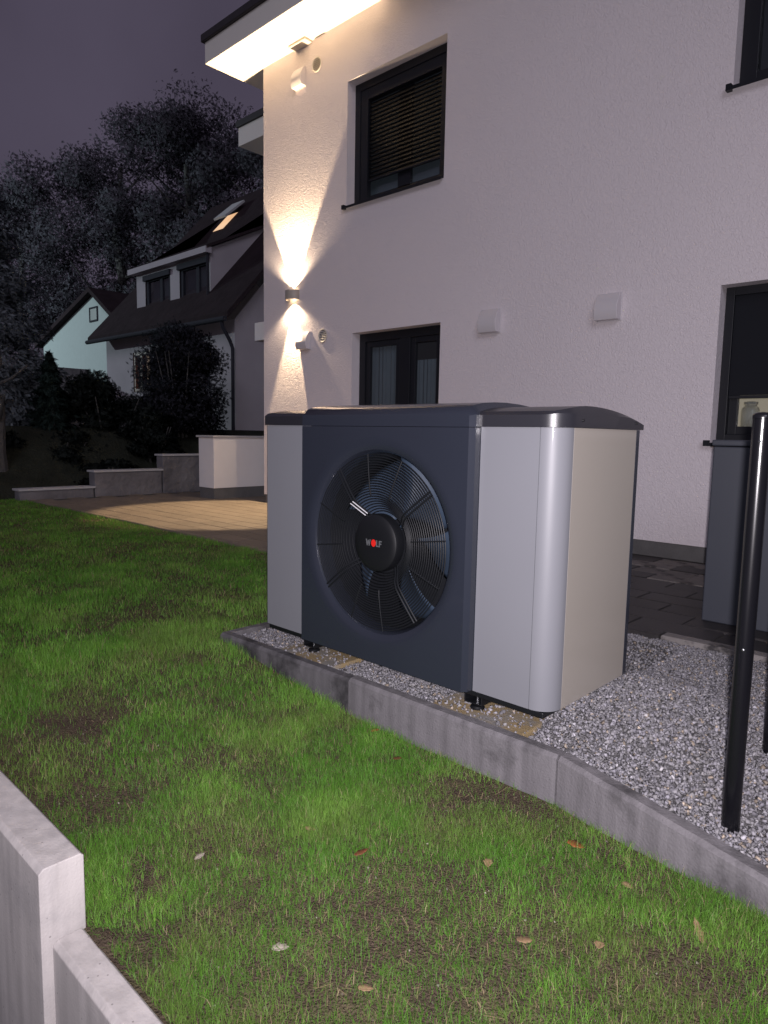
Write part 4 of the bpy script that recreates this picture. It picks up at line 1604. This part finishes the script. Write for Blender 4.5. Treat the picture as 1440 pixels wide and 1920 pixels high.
def broad_tree(base, height, width, seed, label, nleaf=9000, lsize=0.26, col=(0.112, 0.104, 0.125), low=0.12, nm='broadleaf_tree', grp='tall trees behind the neighbouring house', catn='tree'):
    g = np.random.default_rng(seed)
    e = empty(nm, base)
    tag(e, label, catn, grp)
    bx0, by0, bz0 = base
    limb_mesh(base, (bx0, by0, bz0 + height * .8), height * .022 + .05, g, 9, width * .35).build('trunk', 'bark', e, smooth=True)
    cs, rs = [], []
    nclump = 46
    for i in range(nclump):
        t = g.random()
        zrel = low + (1 - low) * t
        prof = math.sin(math.pi * min(1, 0.18 + 0.80 * t)) ** 0.7
        a_ = g.uniform(0, 2 * math.pi)
        rr = width * 0.5 * prof * math.sqrt(g.random())
        cs.append((bx0 + rr * math.cos(a_), by0 + rr * math.sin(a_), bz0 + height * zrel * 0.95))
        q = width * g.uniform(0.09, 0.17)
        rs.append((q, q, q * g.uniform(0.6, 0.9)))
    v, f, c, bd = leaf_cloud(cs, rs, nleaf, lsize, g, col, var=0.12)
    np_mesh('crown', v, f, 'leaf_tree', c, e, bend=bd)
    return e


broad_tree((-52.0, 16.2, 2.0), 16.6, 12.5, 21, 'dark broadleaf tree with the lowest crown at the left of the wood', 36000, 0.11)
broad_tree((-44.5, 19.8, 2.0), 20.2, 13.0, 22, 'second dark broadleaf tree from the left behind the far gabled house', 42000, 0.11)
broad_tree((-45.3, 26.2, 2.0), 23.8, 16.0, 23, 'dark broadleaf tree in the middle of the wood', 46000, 0.12)
broad_tree((-37.4, 20.8, 2.0), 18.6, 11.4, 24, 'tallest looking dark broadleaf tree behind the dormer', 42000, 0.11)
broad_tree((-25.5, 18.0, 1.5), 13.6, 8.5, 25, 'dark broadleaf tree partly hidden behind the corner of the white house', 30000, 0.10)
broad_tree((-29.5, 24.0, 2.0), 16.5, 12.0, 26, 'furthest dark broadleaf tree seen between two nearer crowns', 32000, 0.12)


def conifer(base, height, width, seed, label, nleaf=26000, col=(0.20, 0.22, 0.245), grp=None, nm='conifer'):
    g = np.random.default_rng(seed)
    e = empty(nm, base)
    tag(e, label, 'conifer', grp)
    bx0, by0, bz0 = base
    MB().tube([(bx0, by0, bz0 - .1), (bx0 + .02, by0, bz0 + .35), (bx0, by0 + .03, bz0 + height * .5), (bx0, by0, bz0 + height * .97)], [width * .085, width * .055, width * .03, 0.01], 12).build('trunk', 'bark', e, smooth=True)
    t = g.random(nleaf) ** 0.75
    zrel = 0.10 + 0.90 * (1 - t) if False else g.random(nleaf) ** 1.25
    rad = width * 0.5 * (1 - zrel) ** 0.8 * (0.80 + 0.25 * np.sin(zrel * 46 + g.normal(size=nleaf) * .4))
    whorl = g.integers(0, 9, nleaf)
    ang = whorl * (2 * math.pi / 9) + np.floor(zrel * 16) * 0.7 + g.normal(size=nleaf) * 0.30
    rr = rad * np.sqrt(g.uniform(0.12, 1.0, nleaf))
    p = np.stack([bx0 + rr * np.cos(ang), by0 + rr * np.sin(ang), bz0 + 0.30 + height * 0.97 * zrel - 0.20 * rr], 1)
    q = np.stack([np.cos(ang), np.sin(ang), -0.35 + 0.5 * g.normal(size=nleaf)], 1) + 0.5 * g.normal(size=(nleaf, 3))
    q /= np.linalg.norm(q, axis=1)[:, None]
    tt = np.cross(q, g.normal(size=(nleaf, 3)))
    tt /= np.linalg.norm(tt, axis=1)[:, None]
    s = 0.085 * (0.6 + 0.8 * g.random(nleaf))
    a_, b_ = q * s[:, None], tt * (s * 0.28)[:, None]
    v = np.stack([p - a_, p + b_, p + a_, p - b_], 1).reshape(-1, 3)
    c = np.array(col)[None] * (0.6 + 0.8 * g.random(nleaf))[:, None]
    bd = np.stack([np.cos(ang), np.sin(ang), 0.3 * np.ones(nleaf)], 1) + 0.4 * g.normal(size=(nleaf, 3))
    bd /= np.linalg.norm(bd, axis=1)[:, None]
    np_mesh('crown', v, np.arange(4 * nleaf).reshape(-1, 4), 'leaf_tree', np.repeat(c, 4, 0), e, bend=np.repeat(bd, 4, 0))
    return e


conifer((-15.4, 2.75, 0.35), 6.4, 4.2, 31, 'large hazy grey green conifer filling the left edge')
conifer((-13.5, 3.35, 0.55), 1.75, 1.2, 32, 'small conifer with a spiky side branch before the far gabled house', 5000, col=(0.03, 0.045, 0.04))
# bare grey trunk at the left edge
g = np.random.default_rng(77)
tr = limb_mesh((-12.05, 1.93, -0.2), (-12.5, 2.0, 2.6), 0.13, g, 5, 0.8)
tag(tr.build('tree_trunk', 'bark', smooth=True), 'pale grey flared tree trunk at the far left above the lawn', 'tree trunk')


def shrub(base, size, seed, label, nleaf, lsize, col, nm='shrub', cl=14):
    g = np.random.default_rng(seed)
    e = empty(nm, base)
    tag(e, label, 'shrub', 'dark shrubs in the garden beyond the terrace')
    bx0, by0, bz0 = base
    sx, sy_, sz = size
    mb = MB()
    for k_ in range(5):
        a_ = g.uniform(0, 6.28)
        mb.tube([(bx0 + .05 * math.cos(a_), by0 + .05 * math.sin(a_), bz0 - .1), (bx0 + sx * .3 * math.cos(a_), by0 + sy_ * .3 * math.sin(a_), bz0 + sz * .7)], [0.03, 0.01], 6)
    mb.build('stem', 'bark', e)
    cs, rs = [], []
    for k_ in range(cl):
        t = g.random()
        a_ = g.uniform(0, 6.28)
        rr = math.sqrt(g.random()) * (0.95 if t < 0.7 else 0.6)
        cs.append((bx0 + sx * .36 * rr * math.cos(a_), by0 + sy_ * .36 * rr * math.sin(a_), bz0 + sz * (0.12 + 0.76 * t)))
        rs.append((sx * g.uniform(.16, .26), sy_ * g.uniform(.16, .26), sz * g.uniform(.10, .17)))
    v, f, c, bd = leaf_cloud(cs, rs, nleaf, lsize, g, col, shell=0.35)
    np_mesh('foliage', v, f, 'leaf_tree', c, e, bend=bd)
    return e


dk = (0.024, 0.028, 0.026)
shrub((-12.98, 6.0, 0.75), (2.45, 2.1, 2.85), 41, 'tall dark rounded shrub in front of the neighbouring house wall', 42000, 0.045, (0.042, 0.042, 0.052), cl=60)
shrub((-13.6, 4.6, 0.3), (2.8, 2.2, 2.0), 42, 'spreading dark shrub below the lit brown window', 12000, 0.06, dk, cl=24)
shrub((-12.2, 4.9, 0.3), (1.8, 1.5, 1.15), 43, 'low dark shrub behind the highest garden wall step', 7000, 0.05, dk)
shrub((-13.0, 3.3, 0.1), (2.2, 1.6, 0.95), 44, 'low dark hedge shrub behind the lowest garden wall step', 7000, 0.05, dk)
shrub((-12.6, 2.0, 0.1), (1.8, 1.5, 0.85), 45, 'low dark hedge shrub beside the pale grey tree trunk', 7000, 0.05, dk)
shrub((-11.3, 3.6, -0.1), (1.2, 1.3, 0.62), 46, 'small dark shrub in the bed behind the middle garden wall step', 5000, 0.04, dk)


# ------------------------------------------------------------------ grass
soil_spots = [(-0.02, -1.06, .22, .6), (-0.15, -0.27, .20, .9), (0.04, -0.17, .18, .9), (-1.6, -1.08, .22, .9), (-0.32, -1.42, .14, .7), (-1.05, -1.24, .17, .7),
              (0.12, -1.27, .18, .6), (0.76, -0.62, .16, .6), (0.23, -0.75, .20, .5), (-2.8, -0.1, .35, .45), (-1.63, -0.2, .18, .6), (-0.55, -1.37, .10, .7),
              (0.42, -1.0, .16, .4), (-1.0, -0.8, .22, .5), (0.5, -0.36, .14, .5), (0.9, -0.5, .16, .5), (-0.45, -1.05, .12, .5)]


def grass_density(x, y):
    n1 = fbm(x * 2.6 + 3, y * 2.6 + 8)
    n2 = fbm(x * 9 + 30, y * 9 + 1)
    d = sm(0.30, 0.62, 0.62 * n1 + 0.38 * n2)
    d = 0.46 + 0.54 * d
    x = x + 0.26 * (fbm(x * 5 + 3, y * 5 + 70) - 0.5) + 0.10 * (fbm(x * 17, y * 17 + 9) - 0.5)
    y = y + 0.26 * (fbm(x * 5 + 90, y * 5 + 7) - 0.5) + 0.10 * (fbm(x * 17 + 31, y * 17) - 0.5)
    for (sx_, sy_, r_, s_) in soil_spots:
        q = np.exp(-(((x - sx_) ** 2 + ((y - sy_) * 1.25) ** 2) / (r_ * r_)))
        d = d * (1 - min(0.93, s_ * 1.08) * q)
    return d


def scatter_grass(x0, x1, y0, y1, per_m2, hgt, wid, g):
    n_ = int((x1 - x0) * (y1 - y0) * per_m2)
    x = g.uniform(x0, x1, n_)
    y = g.uniform(y0, y1, n_)
    k_ = lawn_mask(x, y)
    # outside the picture: skip what lies left of the left sight line
    k_ &= (y > -1.53) & ((x - 1.24) * 0.31 + (y + 2.24) > -0.22 * np.maximum(0, -(x)))
    x, y = x[k_], y[k_]
    d = grass_density(x, y)
    k_ = g.random(len(x)) < d
    return x[k_], y[k_], d[k_], hgt, wid


def build_grass():
    g = np.random.default_rng(9)
    parts = []
    for (x0, x1, y0, y1, den, h, w) in ((-1.1, 1.3, -1.53, -0.1, 72000, 0.046, 0.0013), (-2.4, -1.1, -1.53, 0.1, 38000, 0.048, 0.0017),
                                        (-4.4, -2.4, -1.53, 1.71, 15000, 0.042, 0.0026), (-2.4, -2.04, 0.1, 1.71, 16000, 0.038, 0.0024),
                                        (-7.2, -4.4, -1.2, 1.71, 6500, 0.037, 0.0042), (-10.6, -7.2, 0.0, 1.71, 3600, 0.036, 0.006)):
        x, y, d, h, w = scatter_grass(x0, x1, y0, y1, den, h, w, g)
        n_ = len(x)
        clump = fbm(x * 4.2 + 60, y * 4.2 + 33)
        hh = h * (0.30 + 0.85 * g.random(n_) ** 1.2) * (0.55 + 0.65 * d) * (0.55 + 0.95 * clump)
        ww = w * (0.7 + 0.6 * g.random(n_))
        a_ = g.uniform(0, 2 * math.pi, n_)
        lean = 0.15 + 0.95 * g.random(n_) ** 1.6
        wind = fbm(x * 1.7 + 9, y * 1.7 + 2) * 5.0
        la = wind + g.normal(size=n_) * 2.2
        z = lawn_z(x, y) - 0.003
        bdir = np.stack([np.cos(a_), np.sin(a_), np.zeros(n_)], 1) * (ww / 2)[:, None]
        ld_ = np.stack([np.cos(la), np.sin(la), np.zeros(n_)], 1)
        p0 = np.stack([x, y, z], 1)
        p1 = p0 + ld_ * (hh * lean * 0.30)[:, None] + np.array([0, 0, 1.0]) * (hh * 0.55)[:, None]
        p2 = p0 + ld_ * (hh * lean)[:, None] + np.array([0, 0, 1.0]) * (hh * (1 - 0.30 * lean))[:, None]
        v = np.stack([p0 - bdir, p0 + bdir, p1 - bdir * .75, p1 + bdir * .75, p2], 1)
        # colours: fresh green, olive and dry straw
        u = g.random(n_)
        fresh = np.array([0.070, 0.190, 0.018])
        olive = np.array([0.105, 0.180, 0.032])
        lime = np.array([0.155, 0.320, 0.045])
        dry = np.array([0.25, 0.20, 0.11])
        c = fresh[None] * np.ones((n_, 1))
        mixo = np.clip(sm(0.45, 0.7, fbm(x * 3 + 12, y * 3 + 77)) * 0.8 + 0.2 * g.random(n_), 0, 1)[:, None]
        c = c * (1 - mixo) + olive[None] * mixo
        ml = (sm(0.5, 0.68, clump) * g.random(n_))[:, None]
        c = c * (1 - ml) + lime[None] * ml
        isdry = u < (0.04 + 0.10 * (1 - d))
        c[isdry] = dry * (0.6 + 0.7 * g.random(isdry.sum()))[:, None]
        c = c * (0.75 + 0.5 * g.random(n_))[:, None]
        parts.append((v, c))
    v = np.concatenate([p[0] for p in parts])
    c = np.concatenate([p[1] for p in parts])
    n_ = len(v)
    base = (np.arange(n_) * 5)[:, None]
    tri = np.concatenate([base + np.array([[0, 1, 3]]), base + np.array([[0, 3, 2]]), base + np.array([[2, 3, 4]])], 0)
    o = np_mesh('grass', v.reshape(-1, 3), tri, 'grass_blade', np.repeat(c, 5, axis=0))
    o['kind'] = 'stuff'
    o['label'] = 'patchy green lawn grass between kerb and garden wall'
    print('grass blades', n_)


build_grass()

# crumbs of soil and small stones in the lawn
n = 5200
px = rng.uniform(-2.6, 1.3, n)
py = rng.uniform(-1.5, -0.12, n)
k = lawn_mask(px, py) & (rng.random(n) < 1.25 - grass_density(px, py))
px, py = px[k], py[k]
n = len(px)
pz = lawn_z(px, py) + 0.001
sz = 0.0016 + 0.0034 * rng.random(n) ** 2.5
b0 = 0.04 + 0.05 * rng.random(n)
tint = np.stack([b0 * 1.15, b0 * 0.92, b0 * 0.70], 1)
br = rng.random(n) < 0.10
tint[br] = np.array([0.20, 0.18, 0.15]) * (0.5 + 0.9 * rng.random(br.sum()))[:, None]
cr = chips(px, py, pz, sz, tint, rng, 'soil_crumbs', 0.8)
cr['kind'] = 'stuff'
cr['label'] = 'crumbs of soil and tiny stones on the bare lawn patches'

# dry straw lying flat between the blades
ns_ = 9000
sx_ = rng.uniform(-3.2, 1.3, ns_)
sy_ = rng.uniform(-1.5, 1.0, ns_)
k = lawn_mask(sx_, sy_) & (rng.random(ns_) < 1.2 - grass_density(sx_, sy_))
sx_, sy_ = sx_[k], sy_[k]
ns_ = len(sx_)
sa_ = rng.uniform(0, 2 * math.pi, ns_)
sl_ = 0.006 + 0.020 * rng.random(ns_) ** 2
sw_ = 0.0006 + 0.0008 * rng.random(ns_)
c0 = np.stack([sx_, sy_, lawn_z(sx_, sy_) + rng.uniform(0.002, 0.010, ns_)], 1)
dv = np.stack([np.cos(sa_), np.sin(sa_), rng.normal(size=ns_) * 0.25], 1) * sl_[:, None]
pv = np.stack([-np.sin(sa_), np.cos(sa_), np.zeros(ns_)], 1) * sw_[:, None]
sv = np.stack([c0 - dv - pv, c0 - dv + pv, c0 + dv + pv, c0 + dv - pv], 1).reshape(-1, 3)
sc = np.array([0.21, 0.165, 0.095])[None] * (0.35 + 0.95 * rng.random(ns_) ** 1.5)[:, None]
st = np_mesh('straw', sv, np.arange(4 * ns_).reshape(-1, 4), 'grass_blade', np.repeat(sc, 4, axis=0))
st['kind'] = 'stuff'
st['label'] = 'dry straw and dead blades lying flat in the lawn'

# soil washed against the step between the two wall blocks
hn = 16
hv, hf = [], []
for i in range(hn + 1):
    for j in range(hn + 1):
        u_, v_ = i / hn * 2 - 1, j / hn * 2 - 1
        r_ = math.hypot(u_, v_)
        hx_, hy_ = -0.425 + 0.085 * u_, -1.520 + 0.065 * v_
        hv.append((hx_, hy_, -0.309 + 0.034 * max(0.0, 1 - r_ ** 1.6) + 0.012 * (float(fbm(np.array([hx_ * 60]), np.array([hy_ * 60]))[0]) - 0.5)))
for i in range(hn):
    for j in range(hn):
        q = i * (hn + 1) + j
        hf.append((q, q + 1, q + hn + 2, q + hn + 1))
hp_ = MB().add(hv, hf).build('soil_heap', 'soil', smooth=True)
hp_['kind'] = 'stuff'
hp_['label'] = 'small heap of soil washed against the step between the wall blocks'

# fallen leaves ---------------------------------------------------------------------
mat('leaf_orange', (0.26, 0.085, 0.025), 0.6, var=0.3, vscale=60)
mat('leaf_rust', (0.15, 0.05, 0.022), 0.6, var=0.3, vscale=60)
mat('leaf_tan', (0.24, 0.155, 0.085), 0.65, var=0.25, vscale=60)
mat('leaf_pale', (0.30, 0.26, 0.215), 0.65, var=0.25, vscale=60)


def fallen_leaf(x, y, length, width, ang, matname, label, lift=0.013, seed=0):
    g = np.random.default_rng(seed + int(1000 * abs(x)) + 7)
    n_ = 9
    vs, fs = [], []
    curl = g.uniform(0.25, 0.6)
    tilt = g.uniform(-0.25, 0.35)
    z0 = float(lawn_z(np.array([x]), np.array([y]))[0]) + lift
    ca, sa = math.cos(ang), math.sin(ang)
    for i in range(n_ + 1):
        t = i / n_
        w = width * 0.5 * math.sin(math.pi * t ** 0.8) ** 0.8 * (1 + 0.22 * math.sin(t * 19)) + 0.0006
        u_ = (t - .5) * length
        zc = z0 + tilt * u_ + 0.25 * length * (t - .5) ** 2
        for s in (-1, 0, 1):
            lx_, ly_ = u_, s * w
            vs.append((x + ca * lx_ - sa * ly_, y + sa * lx_ + ca * ly_, zc + abs(s) * w * curl))
    for i in range(n_):
        for s in range(2):
            q = 3 * i + s
            fs.append((q, q + 1, q + 4, q + 3))
    mb = MB().add(vs, fs)
    o = mb.build('fallen_leaf', matname, smooth=True)
    so = o.modifiers.new('thick', 'SOLIDIFY')
    so.thickness = 0.0006
    tag(o, label, 'leaf', 'fallen leaves on the lawn')


fallen_leaf(0.29, -0.31, 0.058, 0.036, 0.3, 'leaf_orange', 'bright orange leaf near the angled kerb stone')
fallen_leaf(-0.16, -0.83, 0.050, 0.020, 1.3, 'leaf_rust', 'narrow rust red leaf standing upright in the middle of the lawn', 0.022)
fallen_leaf(-0.38, -0.85, 0.042, 0.022, 0.5, 'leaf_tan', 'small tan leaf left of the rust red leaf')
fallen_leaf(0.14, -0.58, 0.032, 0.026, 2.0, 'leaf_tan', 'small round tan leaf in the middle of the lawn below the kerb bend')
fallen_leaf(-0.05, -1.23, 0.046, 0.026, 0.9, 'leaf_pale', 'pale whitish leaf at the bottom centre of the lawn')
fallen_leaf(0.40, -0.79, 0.044, 0.024, 0.9, 'leaf_tan', 'curled tan leaf at the lower right of the lawn')
fallen_leaf(0.55, -0.68, 0.030, 0.024, 1.9, 'leaf_tan', 'small tan leaf just right of the curled tan leaf')
fallen_leaf(0.72, -0.47, 0.075, 0.018, 2.2, 'leaf_tan', 'long thin straw coloured leaf near the right edge')
fallen_leaf(-0.53, -1.17, 0.034, 0.022, 1.4, 'leaf_pale', 'pale leaf right of the tall concrete wall block')
fallen_leaf(-0.74, -0.17, 0.038, 0.024, 1.2, 'leaf_orange', 'small orange leaf leaning on the kerb foot', 0.02)
fallen_leaf(-0.50, -0.29, 0.044, 0.026, 1.5, 'leaf_rust', 'dull rust leaf in the grass below the kerb joint', 0.02)
fallen_leaf(0.20, -1.17, 0.040, 0.018, 0.6, 'leaf_tan', 'narrow tan leaf at the bottom edge of the lawn')
fallen_leaf(0.50, -0.40, 0.036, 0.024, 0.2, 'leaf_tan', 'dull tan leaf at the foot of the angled kerb stone', 0.01)

print('OBJECT COUNT', len(bpy.data.objects))
